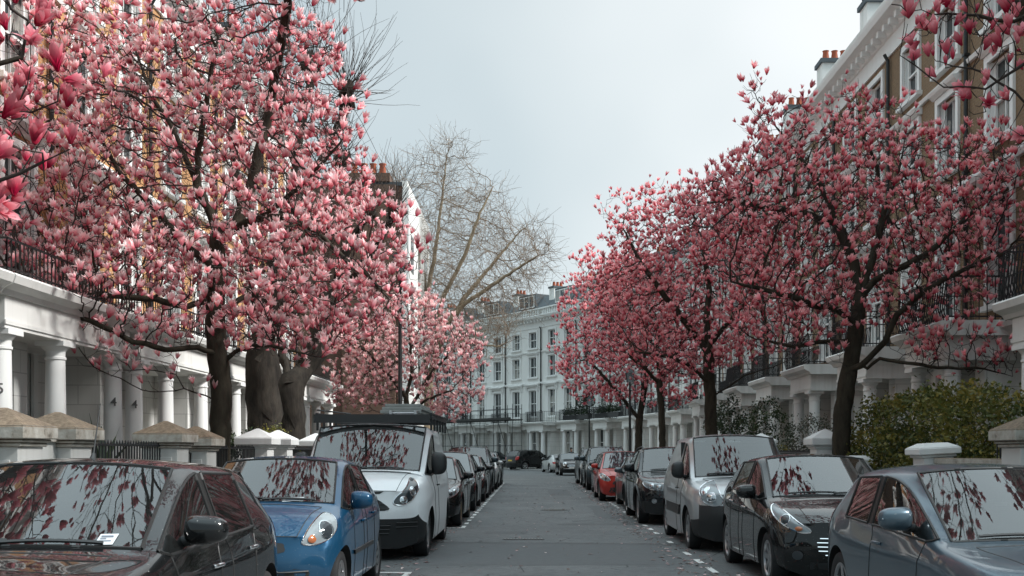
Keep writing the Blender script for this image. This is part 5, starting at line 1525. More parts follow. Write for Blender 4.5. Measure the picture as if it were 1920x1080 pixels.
    # permit paper behind the windscreen
    for (u, v, su, sv) in p.get('permit', []):
        d = Vector((0, 1, 0)); o2 = Vector((0, -L / 2, 0))
        q4 = [(u - su, v - sv), (u + su, v - sv), (u + su, v + sv), (u - su, v + sv)]
        vs, fs, rim = fill_patch(bvh, [(lerp(a[0], b[0], t / 3), lerp(a[1], b[1], t / 3)) for a, b in zip(q4, q4[1:] + q4[:1]) for t in range(3)], o2, Vector((1, 0, 0)), dv, d, .004, 0, 2)
        pm = MB().add(vs, fs).build('parking_permit', M['paper'], root)
        ln = MB()
        for k in range(3):
            pts = []
            for q in range(4):
                h, nn = surf_hit(bvh, o2 + Vector((u - su * .7 + su * 1.3 * q / 3 * (1 if k != 1 else .5), 0, v + sv * (.45 - .4 * k))) - d * 3, d)
                if h is not None: pts.append(h + (nn if nn.dot(d) < 0 else -nn) * .006)
            if len(pts) > 1: ln.tube(pts, .004 if k else .007, 4)
        if ln.v: ln.build('printed_line', M['ink'], pm)
    if p.get('aerial'):
        x, y, tilt, ln_ = p['aerial']
        h, nn = surf_hit(bvh, Vector((x, y - L / 2, 4)), Vector((0, 0, -1)))
        if h is not None:
            MB().tube([h - Vector((0, 0, .01)), h + Vector((0, .02, .03))], .022, 8, .012).tube([h + Vector((0, .015, .025)), h + Vector((0, tilt * ln_, ln_))], .006, 6, .003).build('aerial', M['blackplastic'], root)
    if p.get('rails'):
        t = MB()
        for sd in (1, -1):
            pts = []
            for k in range(14):
                y = lerp(p['yh'] + .15, p['yR'] - .12, k / 13)
                x = sd * W * (p.get('roofw', .64) + .0)
                h, nn = surf_hit(bvh, Vector((x, y - L / 2, 4)), Vector((0, 0, -1)))
                if h is not None: pts.append(h + Vector((0, 0, .05 if 0 < k < 13 else .0)))
            t.tube(pts, .016, 6)
        t.build('roof_rail', M['blackplastic'] if p['rails'] == 'black' else M['alloy'], root, smooth=60)
    bpy.data.meshes.remove(fm)
    root['half'] = L / 2
    return root, bvh
def CP(**k): return k
def hatch(**kw):
    p = CP(L=4.0, W=.87, H=1.46, zbelt=.93, zbelt_rear=1.0, zhood=.93, znose=.76, hoodbulge=.62, yc=1.08, yh=1.92, yB=2.18, yC=3.02, yR=3.55, yT=3.86,
           wf=.80, wr=3.30, R=.31, quarter=False, sub=3, headlight=dict(ang=32, pts=[(.50, .62), (.66, .60), (.84, .66), (.97, .76), (.95, .82), (.79, .79), (.61, .72)], lens=[(.67, .67, .045, .055, 'lampdark'), (.81, .72, .04, .05, 'lampinner')]),
           front=[('grille', [(-.40, .50), (.40, .50), (.44, .56), (.36, .60), (-.36, .60), (-.44, .56)], 'blackplastic', .004, 3, 'blackplastic'),
                  ('air_intake', [(-.48, .26), (.48, .26), (.52, .36), (.44, .42), (-.44, .42), (-.52, .36)], 'blackplastic', .004, 3, 'blackplastic'),
                  ('number_plate', [(-.26, .42), (.26, .42), (.26, .53), (-.26, .53)], 'plate_w', .02, 0, None)],
           handles=[(2.0, .80), (2.88, .83)], taillight=[(.60, .72), (.80, .74), (.88, .86), (.84, 1.0), (.70, .96), (.62, .86)], rim='10')
    p.update(kw); return p
def T_black5():
    return hatch(L=4.2, W=.90, H=1.475, zbelt=.95, zhood=.97, znose=.77, yc=1.22, yh=2.02, yB=2.30, yC=3.12, yR=3.72, yT=4.05, wf=.86, wr=3.46, roofw=.70, handles=[(2.12, .80), (2.98, .84)],
                 permit=[(.52, 1.03, .046, .026)], aerial=(.0, 2.35, .35, .36), mirror=(1.06, 1.62, .13, .085), handlemat=M['chrome'])
def T_city():
    return hatch(L=3.42, W=.815, H=1.47, zbelt=.95, zbelt_rear=1.06, zhood=1.0, znose=.76, yc=.86, yh=1.52, yB=1.86, yC=2.55, yR=2.98, yT=3.24, wf=.68, wr=3.02, R=.285, tw=.175, roofw=.70,
                 nose=(0, .02, .08, .20, .34), hoodbulge=.55, rim='07',
                 headlight=dict(ang=34, pts=[(.50, .69), (.62, .665), (.79, .70), (.91, .80), (.92, .91), (.86, .935), (.73, .89), (.58, .79)], rimr=.006, lens=[(.775, .785, .075, .075, 'lampdark'), (.60, .715, .033, .042, 'amber')]),
                 front=[('grille', [(-.30, .60), (.30, .60), (.36, .66), (.28, .70), (-.28, .70), (-.36, .66)], 'blackplastic', .004, 0, None),
                        ('air_intake', [(-.50, .26), (.50, .26), (.56, .38), (.46, .46), (-.46, .46), (-.56, .38)], 'blackplastic', .004, 3, 'blackplastic'),
                        ('number_plate', [(-.26, .46), (.26, .46), (.26, .57), (-.26, .57)], 'plate_w', .03, 0, None)],
                 handles=[(1.72, .80), (2.45, .84)], permit=[(.27, 1.05, .095, .02)], mirror=(1.03, 1.24, .115, .09), rub=(1.1, 2.3, .50, .54), bumpermat=M['blackplastic'])
def T_van():
    return hatch(L=4.97, W=.99, H=1.95, zbelt=1.17, zbelt_rear=1.25, zhood=1.22, znose=.98, yc=.92, yh=1.78, yB=2.12, yC=3.3, yR=4.55, yT=4.86, wf=.94, wr=3.87, R=.335, tw=.215, roofw=.82, railz=.15,
                 dC=0.0, dR=-.02, panel=True, quarter=False, blackbumper=True, bumprows=1, f3=.55, nose=(0, .02, .08, .2, .36), hoodbulge=.6, winset=.05, van=True, rim='05', sealr=.013,
                 headlight=dict(ang=32, pts=[(.50, .80), (.62, .77), (.78, .83), (.93, .97), (.96, 1.11), (.90, 1.13), (.74, 1.02), (.56, .90)], mat=M['lampdark'], lens=[(.65, .84, .05, .055, 'lampinner'), (.81, .95, .06, .05, 'lampinner')], rimr=.010),
                 front=[('grille', [(-.42, .70), (.42, .70), (.40, .80), (.22, .88), (-.22, .88), (-.40, .80)], 'blackplastic', .006, 3, 'seal'),
                        ('fog_recess', [(.56, .44), (.84, .47), (.84, .56), (.58, .54)], 'seal', .004, 2, 'blackplastic'), ('fog_recess', [(-.84, .47), (-.56, .44), (-.58, .54), (-.84, .56)], 'seal', .004, 2, 'blackplastic'), ('lower_intake', [(-.46, .36), (.46, .36), (.5, .52), (-.5, .52)], 'seal', .004, 3, 'blackplastic'),
                        ('upper_grille', [(-.34, .93), (.34, .93), (.40, .965), (-.40, .965)], 'blackplastic', .006, 0, None)],
                 handles=[(2.0, 1.0)], handlemat=M['blackplastic'], mirrormat=M['blackplastic'], mirror=(1.34, 1.42, .12, .17), taillight=None, skirt=True, shoulder=.5)
def T_smallvan():
    return hatch(L=4.38, W=.905, H=1.80, zbelt=1.08, zbelt_rear=1.14, zhood=1.10, znose=.88, yc=.98, yh=1.72, yB=2.0, yC=2.95, yR=4.02, yT=4.30, wf=.90, wr=3.63, R=.315, tw=.195, roofw=.72, railz=.13,
                 dC=0.0, dR=-.02, panel=True, blackbumper=True, bumprows=2, nose=(0, .02, .08, .2, .36), hoodbulge=.55, van=True, rim='07',
                 headlight=dict(ang=32, pts=[(.44, .74), (.58, .70), (.75, .76), (.86, .90), (.86, 1.03), (.78, 1.06), (.62, .98), (.47, .86)], lens=[(.61, .82, .065, .075, 'lampinner'), (.75, .92, .06, .055, 'lampinner')]),
                 front=[('grille', [(-.34, .60), (.34, .60), (.38, .68), (.24, .72), (-.24, .72), (-.38, .68)], 'blackplastic', .006, 2, 'seal')],
                 handles=[(1.88, .92)], handlemat=M['blackplastic'], mirrormat=M['blackplastic'], mirror=(1.22, 1.40, .105, .135), taillight=None, rub=(1.50, 3.1, .50, .66), aerial=(.0, 1.95, .35, .16))
def T_fiesta():
    return hatch(L=3.97, W=.865, H=1.49, zbelt=.96, zbelt_rear=1.06, zhood=.98, znose=.76, yc=1.02, yh=1.86, yB=2.12, yC=2.92, yR=3.5, yT=3.82, wf=.80, wr=3.29, R=.305, roofw=.69,
                 nose=(0, .02, .08, .19, .33), hoodbulge=.55, rim='07',
                 headlight=dict(ang=34, pts=[(.48, .65), (.60, .645), (.80, .71), (1.0, .83), (1.07, .91), (1.0, .91), (.82, .845), (.62, .745), (.51, .69)], lens=[(.79, .765, .05, .06, 'lampdark'), (.61, .683, .025, .045, 'amber')], rimr=.009),
                 front=[('grille', [(-.34, .40), (.34, .40), (.44, .52), (.36, .60), (-.36, .60), (-.44, .52)], 'blackplastic', .005, 5, 'chrome'),
                        ('air_intake', [(-.5, .25), (.5, .25), (.5, .33), (-.5, .33)], 'blackplastic', .004, 0, None),
                        ('fog_lamp', circ(.62, .40, .05, 14), 'lampdark', .01, 0, None), ('fog_lamp', circ(-.62, .40, .05, 14), 'lampdark', .01, 0, None)],
                 handles=[(1.95, .83), (2.80, .87)], mirror=(1.04, 1.46, .12, .085), handlemat=M['chrome'])
def T_three_door():
    return hatch(headlight=dict(ang=32, pts=[(.50, .54), (.66, .52), (.84, .58), (.97, .68), (.95, .73), (.79, .70), (.61, .64)], lens=[(.67, .59, .04, .05, 'lampdark')]), railz=.085, L=4.2, W=.885, H=1.42, zbelt=.90, zbelt_rear=.98, zhood=.885, znose=.73, yc=1.20, yh=2.05, yB=2.62, yC=3.28, yR=3.68, yT=4.0, wf=.86, wr=3.44, R=.315, roofw=.735, two_door=True, quarter=False,
                 handles=[(2.35, .80)], mirror=(1.03, 1.68, .125, .085), rim='05', permit=[])
def T_suv(**kw):
    k = dict(L=4.5, W=.915, H=1.62, zbelt=1.05, zbelt_rear=1.14, zhood=1.06, znose=.84, yc=1.30, yh=2.02, yB=2.40, yC=3.30, yR=4.05, yT=4.36, wf=.86, wr=3.62, R=.355, tw=.225, roofw=.68, zunder=.22,
             blackbumper=True, bumprows=1, rails='black', arch='black', archgap=.06, hoodbulge=.6, rim='05',
             headlight=dict(ang=28, pts=[(.36, .72), (.56, .72), (.78, .76), (.90, .84), (.88, .90), (.66, .88), (.40, .84)], lens=[(.50, .78, .045, .05, 'lampinner'), (.66, .80, .045, .05, 'lampinner')], rimr=.009),
             front=[('grille', [(-.34, .68), (-.04, .68), (-.04, .84), (-.36, .84)], 'blackplastic', .006, 0, None), ('grille', [(.04, .68), (.34, .68), (.36, .84), (.04, .84)], 'blackplastic', .006, 0, None),
                    ('number_plate', [(-.26, .52), (.26, .52), (.26, .63), (-.26, .63)], 'plate_w', .02, 0, None),
                    ('fog_lamp', circ(.60, .50, .05, 14), 'lampinner', .01, 0, None), ('fog_lamp', circ(-.60, .50, .05, 14), 'lampinner', .01, 0, None)],
             handles=[(2.2, .92), (3.12, .96)], mirror=(1.16, 1.72, .125, .095), taillight=[(.58, .82), (.80, .84), (.88, .96), (.84, 1.12), (.70, 1.10), (.60, .96)], plate_z=.78)
    k.update(kw); return hatch(**k)
def T_saloon(**kw):
    k = dict(L=4.5, W=.87, H=1.43, zbelt=.92, zbelt_rear=.98, zhood=.92, znose=.70, yc=1.32, yh=2.08, yB=2.38, yC=3.16, yR=3.42, yT=3.92, wf=.86, wr=3.58, ztail=1.0, sub=2, dR=-.05, rim='07')
    k.update(kw); return hatch(**k)
def T_small(**kw):
    k = dict(sub=2); k.update(kw); return hatch(**k)
def T_mini():
    return hatch(L=3.7, W=.84, H=1.41, zbelt=.96, zbelt_rear=1.0, zhood=.95, znose=.76, yc=1.12, yh=1.72, yB=2.25, yC=2.85, yR=3.45, yT=3.62, wf=.72, wr=3.18, two_door=True, sub=2, roofw=.72, hoodbulge=.65, roofmat=PAINT['white'], rim='05',
                 headlight=dict(ang=26, pts=circ(.54, .72, .115, 12), mat=M['lampinner'], lens=[(.54, .72, .06, .06, 'lampglass')]),
                 front=[('grille', [(-.32, .56), (.32, .56), (.36, .64), (.28, .70), (-.28, .70), (-.36, .64)], 'blackplastic', .005, 3, 'chrome'),
                        ('bumper_bar', [(-.6, .42), (.6, .42), (.6, .46), (-.6, .46)], 'chrome', .02, 0, None),
                        ('number_plate', [(-.26, .44), (.26, .44), (.26, .54), (-.26, .54)], 'plate_w', .04, 0, None)])
def T_sports():
    return hatch(L=4.4, W=.90, H=1.30, zbelt=.88, zbelt_rear=.93, zhood=.82, znose=.62, yc=1.25, yh=2.0, yB=2.45, yC=2.95, yR=3.0, yT=3.95, wf=.95, wr=3.3, R=.33, two_door=True, sub=2, roofw=.60, dR=-.03, ztail=.84, zunder=.14, rim='05',
                 taillight=[(.48, .64), (.70, .63), (.88, .68), (.86, .76), (.70, .76), (.5, .74)], plate_z=.5)
PAINT = dict(black=paint_mat('black_paint', (.004, .0045, .005), 0, .4, .03, 1.0), blue=paint_mat('blue_paint', (.003, .052, .115), .3, .35, .12), white=paint_mat('white_paint', (.80, .81, .82), 0, .4, .12),
             steel=paint_mat('blue_grey_paint', (.060, .092, .118), .5, .32, .25), silver=paint_mat('silver_paint', (.42, .43, .44), .6, .34, .25), red=paint_mat('red_paint', (.42, .022, .015), 0, .35, .15),
             teal=paint_mat('dark_teal_paint', (.02, .04, .05), .4, .35), grey=paint_mat('grey_paint', (.09, .11, .125), .5, .34), pale=paint_mat('pale_silver_paint', (.5, .51, .5), .5, .36), navy=paint_mat('near_black_paint', (.004, .006, .008), 0, .4, .04, 1.0))
# ------------------------------------------------------------------ the parked cars
def repaint(root, old, new):
    for o in root.children_recursive:
        if o.type != 'MESH': continue
        for i, sl in enumerate(o.material_slots):
            if sl.material == old: sl.link = 'OBJECT'; sl.material = new
def park(root, cx, nose, label, cat='car', group=None, rz=0.0):
    root.location = (cx, nose + root['half'], 0); root.rotation_euler = (0, 0, R(rz)); tag(root, label, cat, group)
    return root
GL, GR = 'vehicles parked along the left kerb', 'vehicles parked along the right kerb'
c_black, _ = build_car(T_black5(), 'parked_car', PAINT['black']); park(c_black, -2.88, 4.62, 'glossy black five door hatchback nearest the camera on the left, permit in its windscreen', 'car', GL)
c_blue, _ = build_car(T_city(), 'parked_car', PAINT['blue']); park(c_blue, -2.60, 9.5, 'small bright blue hatchback parked in front of the white van', 'car', GL)
tv = T_van(); c_van, bv = build_car(tv, 'parked_van', PAINT['white']); park(c_van, -2.46, 14.6, 'white panel van with black bumper and a black rack on its roof', 'van', GL)
c_a3, _ = build_car(T_three_door(), 'parked_car', PAINT['steel']); park(c_a3, 3.57, 6.05, 'blue grey three door hatchback nearest the camera on the right', 'car', GR)
c_fi, _ = build_car(T_fiesta(), 'parked_car', PAINT['black']); park(c_fi, 3.47, 11.3, 'black hatchback with slatted chrome grille between the blue grey car and the silver van', 'car', GR)
c_pv, _ = build_car(T_smallvan(), 'parked_van', PAINT['silver']); park(c_pv, 3.27, 15.75, 'silver small van with black mirrors and black lower bumper', 'van', GR)
c_suv, _ = build_car(T_suv(), 'parked_car', PAINT['navy']); park(c_suv, 3.08, 21.7, 'black off roader with roof rails parked behind the silver van', 'car', GR)
# farther cars
sal, _ = build_car(T_saloon(), 'parked_car', PAINT['grey']); park(sal, 3.22, 27.1, 'blue grey saloon between the black off roader and the red car', 'car', GR)
hat, _ = build_car(T_small(), 'parked_car', PAINT['red']); repaint(hat, M['chrome'], M['chrome']); hat.scale = (1, 1, 1.04); park(hat, 2.84, 31.9, 'bright red hatchback, the only red car in the road', 'car', GR)
def again(src, new, cx, nose, label, group, rz=0.0):
    c = copy_tree(src); old = next(o for o in src.children if o.name.startswith('body')).material_slots[0].material
    repaint(c, old, new); return park(c, cx, nose, label, 'car', group, rz)
again(hat, PAINT['black'], 3.02, 36.6, 'black hatchback parked behind the red car', GR)
s2 = again(c_suv, PAINT['teal'], 2.95, 41.0, 'dark teal off roader with roof rails behind the black hatchback', GR); s2.scale = (1, 1, 1.06)
s3 = again(c_suv, PAINT['grey'], 2.92, 46.6, 'tall dark grey off roader half hidden behind the teal one', GR, 2); s3.scale = (1, 1, 1.04)
mini, _ = build_car(T_mini(), 'parked_car', PAINT['black']); park(mini, 2.35, 66.0, 'small black car with a white roof and round headlights', 'car', GR, 4)
spt, _ = build_car(T_sports(), 'parked_car', PAINT['pale']); park(spt, 1.75, 74.5, 'low silver sports car seen from behind on the curve', 'car', GR, 192)
again(sal, PAINT['black'], -2.3, 20.95, 'black saloon with bronze wheels parked straight behind the white van', GL)
for o in [o for o in COL.objects if o.get('label', '').startswith('black saloon with bronze')]:
    repaint(o, M['alloy'], M['alloy_dull'])
    for w in o.children_recursive:
        for sl in w.material_slots:
            if sl.material == M['alloy']: sl.link = 'OBJECT'; sl.material = M['alloy_dull']
again(hat, PAINT['navy'], -2.3, 26.4, 'near black hatchback between two black saloons on the left', GL)
again(sal, PAINT['black'], -2.28, 31.3, 'black saloon parked under the lamp post on the left', GL)
s4 = again(c_suv, PAINT['teal'], -2.35, 36.4, 'dark teal off roader standing tall above the left row of cars', GL); s4.scale = (1, 1, 1.05)
again(hat, PAINT['pale'], -2.25, 41.6, 'pale silver hatchback behind the tall off roader on the left', GL)
again(hat, PAINT['black'], -2.25, 46.2, 'black hatchback at the far end of the left row, by the side street', GL)
e1 = again(c_suv, PAINT['black'], -.1, 84.0, 'black off roader parked across the far curve, its yellow rear plate showing', None, 128)
e2 = again(hat, PAINT['teal'], -3.3, 88.5, 'small dark car with red tail lights at the far left of the curve', None, 150)
# rack on the van roof
rk = MB(); L2 = tv['L'] / 2; zt = 1.965
for sx in (-.88, .88):
    rk.box(sx - .02, sx + .02, 1.85 - L2, 4.6 - L2, zt + .06, zt + .11); rk.box(sx - .02, sx + .02, 1.85 - L2, 4.6 - L2, zt + .12, zt + .145)
    for k in range(6): y = 1.9 - L2 + k * .52; rk.box(sx - .018, sx + .018, y, y + .03, 1.84, zt + .14)
for k in range(6): y = 1.9 - L2 + k * .52; rk.box(-.88, .88, y + .002, y + .05, zt + .02, zt + .058)
rk.box(-.90, .88, 1.70 - L2, 1.73 - L2, zt - .01, zt + .12); rk.tube([(-.88, 1.85 - L2, zt + .19), (-.40, 2.1 - L2, zt + .14)], .014, 6)
rk.build('roof_rack', M['blackplastic'], c_van)
ld = empty('ladder', (-2.0, 14.6 + 1.75, zt + .112)); tag(ld, 'aluminium ladder lying on the black rack of the white van', 'ladder')
m = MB()
for sx in (-.19, .19): m.box(sx - .02, sx + .02, 0, 2.8, 0, .07)
for k in range(10): m.tube([(-.19, .15 + k * .28, .035), (.19, .15 + k * .28, .035)], .014, 6)
m.build('ladder_frame', M['alloy'], ld)

bx = empty('timber_stack', (-1.98, 14.6 + 2.1, zt + .15)); tag(bx, 'pale grey stack of boards on the roof rack of the white van', 'boards')
m = MB(); m.box(-.42, .22, 0, 1.9, 0, .05).box(-.40, .24, .06, 1.8, .053, .10).box(-.36, .20, .1, 1.7, .103, .15); m.build('boards', plain('grey_board', (.24, .25, .24), .8, 0, .3, 6), bx, bevel=.006)
# ------------------------------------------------------------------ garden walls, piers, railings, lamps, people, litter
def pier(x, y, label, w=.56, h=2.0, mat='pier', capmat='stone', style='pyramid', group=None, lean=0.0, deep=None):
    r = empty('gate_pier', (x, y, .03)); r.rotation_euler = (0, R(lean), 0); tag(r, label, 'gate pier', group)
    b = w / 2; d = (deep or w) / 2
    hc = h - .46
    MB().box(-b - .03, b + .03, -d - .03, d + .03, 0, .3).box(-b, b, -d, d, .302, hc).box(-b + .09, b - .09, -d - .012, d + .012, .45, hc - .15).build('shaft', M[mat], r, bevel=.006)
    c = MB(); c.box(-b - .04, b + .04, -d - .04, d + .04, hc + .002, hc + .05)
    if style == 'pyramid':
        c.box(-b - .075, b + .075, -d - .075, d + .075, hc + .052, hc + .09)
        c.box(-b - .13, b + .13, -d - .13, d + .13, hc + .092, hc + .24); c.frustum(-b - .13, b + .13, -d - .13, d + .13, hc + .242, hc + .46, .06)
    else:
        c.box(-b - .10, b + .10, -d - .10, d + .10, hc + .052, hc + .16); c.frustum(-b - .09, b + .09, -d - .09, d + .09, hc + .162, hc + .24, .55)
    c.build('cap', M[capmat], r, bevel=.012)
    return r
GP = 'gate piers along the left gardens'
pier(-6.2, 12.5, 'wide grey gate pier with brown stained pyramid cap at the left edge', .62, 2.0, 'pier', 'stone', group=GP)
pier(-6.2, 13.9, 'grey gate pier with brown stained cap beside the one at the left edge', .62, 2.0, 'pier', 'stone', group=GP)
pier(-6.2, 18.0, 'grey gate pier with brown pyramid cap behind the aerial of the black hatchback', .58, 2.0, 'pier', 'stone', group=GP)
pier(-6.2, 19.6, 'grey gate pier with brown cap partly behind the magnolia trunk on the left', .58, 1.95, 'pier', 'stone', group=GP)
pier(-6.2, 24.0, 'white gate pier with white pyramid cap, left one of the pair above the blue car', .58, 2.0, 'pier_white', 'pier_white', group=GP)
pier(-6.2, 25.9, 'white gate pier with white pyramid cap, right one of the pair above the blue car', .58, 2.0, 'pier_white', 'pier_white', group=GP)
pier(-6.2, 30.4, 'white gate pier hidden mostly behind the white van', .58, 2.0, 'pier_white', 'pier_white', group=GP)
GQ = 'gate piers along the right gardens'
pier(6.78, 14.5, 'pale gate pier with brown cap at the right edge past the hedge', .58, 2.0, 'pier', 'stone', group=GQ)
pier(6.78, 17.9, 'white leaning gate pier with a flat cap in front of the hedge', .50, 1.85, 'pier_white', 'pier_white', 'flat', GQ, -3)
pier(6.78, 22.3, 'plain short white gate post between hedge and right magnolia trunk', .30, 1.62, 'pier_white', 'pier_white', 'flat', GQ)
pier(6.75, 24.7, 'white gate pier with pyramid cap left of the right magnolia trunk', .54, 2.0, 'pier_white', 'pier_white', group=GQ)
pier(6.75, 29.5, 'short white gate pier with a flat cap behind the black hatchback roof', .50, 1.62, 'pier_white', 'pier_white', 'flat', GQ)
pier(6.75, 31.6, 'white gate pier with pyramid cap, nearest of the three over the silver van roof', .56, 2.02, 'pier_white', 'pier_white', group=GQ)
pier(6.75, 33.2, 'white gate pier with pyramid cap, middle of the three over the silver van roof', .56, 1.98, 'pier_white', 'pier_white', group=GQ)
pier(6.75, 34.6, 'white gate pier with pyramid cap, farthest of the three over the silver van roof', .56, 2.0, 'pier_white', 'pier_white', group=GQ)

def gwall(x, y0, y1, h, label, mat, rail=0.0, cop='stone'):
    r = empty('garden_wall', (x, (y0 + y1) / 2, .03)); tag(r, label, 'garden wall'); l = (y1 - y0) / 2
    MB().box(-.13, .13, -l, l, 0, h - .1).build('wall', M[mat], r)
    MB().box(-.18, .18, -l, l, h - .098, h).build('coping', M[cop], r, bevel=.01)
    if rail:
        m = MB(); railing_mb(m, (0, -l), (0, l), h - .05, rail, .11, 0, .02)
        for i in range(int(2 * l / .11) + 1): y = -l + .11 * i; m.frustum(-.02, .02, y - .02, y + .02, h - .05 + rail, h + rail + .03, .1)
        m.build('railing', M['iron'], r)
gwall(-6.2, 12.83, 13.57, 1.7, 'grey garden wall between the two brown capped piers at the left edge', 'pier')
gwall(-6.2, 14.23, 17.7, .85, 'low garden wall with black spiked railing behind the black hatchback roof', 'pier', .78)
gwall(-6.2, 18.31, 19.29, .8, 'short garden wall with railing between the two piers left of the magnolia', 'pier', .7)
gwall(-6.2, 19.91, 23.7, .85, 'low garden wall with black railing in front of the left magnolia trunk', 'pier', .75)
gwall(-6.2, 26.21, 30.1, .85, 'low white garden wall with black railing in front of the pollards', 'pier_white', .75)
gwall(-6.2, 30.71, 46, .85, 'long low garden wall with railing hidden behind the left row of cars', 'pier_white', .75)
gwall(-6.2, 4.0, 12.17, 1.1, 'garden wall nearest the camera on the left behind the black hatchback', 'pier', .6)
gwall(6.78, 14.81, 17.6, 1.38, 'weathered garden wall with pale stone coping right of the leaning pier', 'pier', 0)
gwall(6.78, 18.2, 22.1, 1.0, 'low garden wall under the front of the big hedge', 'pier', 0)
gwall(6.75, 25.0, 29.2, .9, 'low white garden wall left of the right magnolia trunk', 'pier_white', .6, 'pier_white')
gwall(6.75, 34.9, 58, .9, 'long low garden wall along the far right pavement', 'pier_white', .7, 'pier_white')
gwall(6.78, 4.0, 14.2, 1.2, 'garden wall nearest the camera on the right behind the blue grey car', 'pier', .55)
fr = empty('garden_railing', (7.35, 15.6, .03)); tag(fr, 'black iron railing standing behind the weathered wall at the right edge', 'railing')
m = MB(); railing_mb(m, (0, -1.2), (0, 1.3), .2, 1.42, .11, 0, .02); m.build('bars', M['iron'], fr)

def lamp_post(x, y, h, label):
    r = empty('street_lamp', (x, y, .112)); tag(r, label, 'street lamp')
    p = MB().lathe([(.16, 0), (.16, .12), (.13, .16), (.12, .75), (.14, .8), (.10, .86), (.065, 1.0), (.06, h * .6), (.045, h - .75), (.07, h - .72), (.04, h - .66), (.04, h - .6)], n=14).build('post', M['iron'], r, smooth=40)
    MB().tube([(-.3, 0, h - 1.0), (.3, 0, h - 1.0)], .018, 6).build('ladder_bar', M['iron'], p)
    ln = MB().frustum(-.13, .13, -.13, .13, h - .6, h - .15, 1.5)
    ln.build('lantern_glass', M['lampglass'], r)
    f = MB().frustum(-.22, .22, -.22, .22, h - .148, h + .06, .3).lathe([(.05, h + .06), (.03, h + .12), (.001, h + .2)], n=8)
    for sx in (-1, 1):
        for sy in (-1, 1): f.bar((sx * .135, sy * .135, h - .6), (sx * .2, sy * .2, h - .148), .022)
    f.build('lantern_frame', M['iron'], r)
lamp_post(-4.15, 33.2, 7.6, 'slim black street lamp in front of the pale pink magnolia on the left')
lamp_post(4.75, 52.5, 5.4, 'slim black street lamp beside the forked magnolia on the right')
lamp_post(4.2, 92 if False else 80.0, 5.4, 'slim black street lamp far off where the road curves')

# potted plants by the left steps
def spiky(x, y, n, L, label, seed, mat='leaf_dark', up=.5, z=.03):
    g = np.random.default_rng(seed); r = empty('potted_plant', (x, y, z)); tag(r, label, 'potted plant')
    MB().lathe([(.13, 0), (.17, .3), (.19, .32), (.19, .36), (.15, .36)], n=16).build('pot', M['terracotta'], r, smooth=40)
    V = []; Q = []; vv = []
    for k in range(n):
        a = g.uniform(0, 6.28); e = g.uniform(up, 1.45); l = L * g.uniform(.7, 1.1); d = np.array([math.cos(a) * math.cos(e), math.sin(a) * math.cos(e), math.sin(e)]); s = np.array([-math.sin(a), math.cos(a), 0]); b = len(V)
        for i, w in enumerate((.03, .045, .035, .004)):
            t = i / 3; p = np.array([0, 0, .34]) + d * l * t + np.array([0, 0, -.25 * l * t * t * math.cos(e)])
            V += [p - s * w * l * 1.2, p + s * w * l * 1.2]
        Q += [[b + 2 * i, b + 2 * i + 1, b + 2 * i + 3, b + 2 * i + 2] for i in range(3)]; vv += [g.uniform(.3, .9)] * 8
    np_mesh('leaves', np.array(V), np.array(Q), M[mat], r, {'v': vv})
spiky(-7.0, 17.3, 16, 1.05, 'spiky dark agave behind the railing on the left', 71, 'leaf_dark', .35, .75)
spiky(-7.3, 16.4, 60, .75, 'bushy yellow green grass in a pot by the white columns', 72, 'leaf_yellow', .5, .95)
MB().box(-7.35, -6.65, 16.0, 17.7, .03, .75).box(-7.5, -7.1, 16.1, 16.7, .752, .95).build('planter_wall', M['pier'])
tag(bpy.data.objects['planter_wall'], 'low stepped planter wall carrying the pots behind the left railing', 'planter')

# television dish and aerial on a chimney
ds = empty('satellite_dish', (11.75, 38.05, 17.42)); tag(ds, 'pale satellite dish on a white chimney stack of the right hand terrace', 'satellite dish')
o = MB().lathe([(.001, 0), (.15, .02), (.28, .075), (.36, .13), (.35, .15), (.27, .095), (.15, .04), (.001, .02)], n=24, cap=False).build('dish', M['trim'], ds, smooth=60); o.rotation_euler = (R(75), 0, R(-40)); o.location = (0, 0, .55)
MB().tube([(0, 0, 0), (0, 0, .55)], .03, 8).tube([(0, 0, .45), (-.25, -.42, .62)], .012, 6).build('mount', M['iron'], ds)
ae = empty('aerial', (11.6, 37.6, 17.42)); tag(ae, 'thin tall television aerial mast on the chimney with the dish', 'aerial')
m = MB().tube([(0, 0, 0), (0, 0, 3.2)], .022, 6).tube([(0, -.5, 3.0), (0, .5, 3.0)], .012, 5)
for k in range(6): m.tube([(-.2, -.45 + k * .18, 3.0), (.2, -.45 + k * .18, 3.0)], .007, 4)
m.build('mast', M['iron'], ae)

# scaffolding and planting on the far terrace
(ax, ay), (bx, by) = FL[6], FL[9]
sc = empty('scaffolding', (ax, ay, 0), math.atan2(by - ay, bx - ax)); tag(sc, 'dark scaffold of poles and boards in front of the far white terrace', 'scaffolding')
Ls = math.hypot(bx - ax, by - ay); m = MB(); nb = 8
for k in range(nb + 1):
    for yy in (2.3, 3.3): m.tube([(Ls * k / nb, yy, 0), (Ls * k / nb, yy, 5.6)], .025, 6)
for yy in (2.3, 3.3):
    for z in (2.0, 4.2, 5.2): m.tube([(0, yy, z), (Ls, yy, z)], .025, 6)
for k in range(0, nb, 2): m.tube([(Ls * k / nb, 3.34, .1), (Ls * (k + 1) / nb, 3.34, 4.2)], .03, 6)
m.build('poles', M['iron'], sc); MB().box(0, Ls, 2.2, 3.5, 4.24, 4.3).box(0, Ls, 3.46, 3.5, 4.302, 4.45).build('boards', plain('dark_board', (.035, .035, .033), .85, 0, .4, 2), sc)
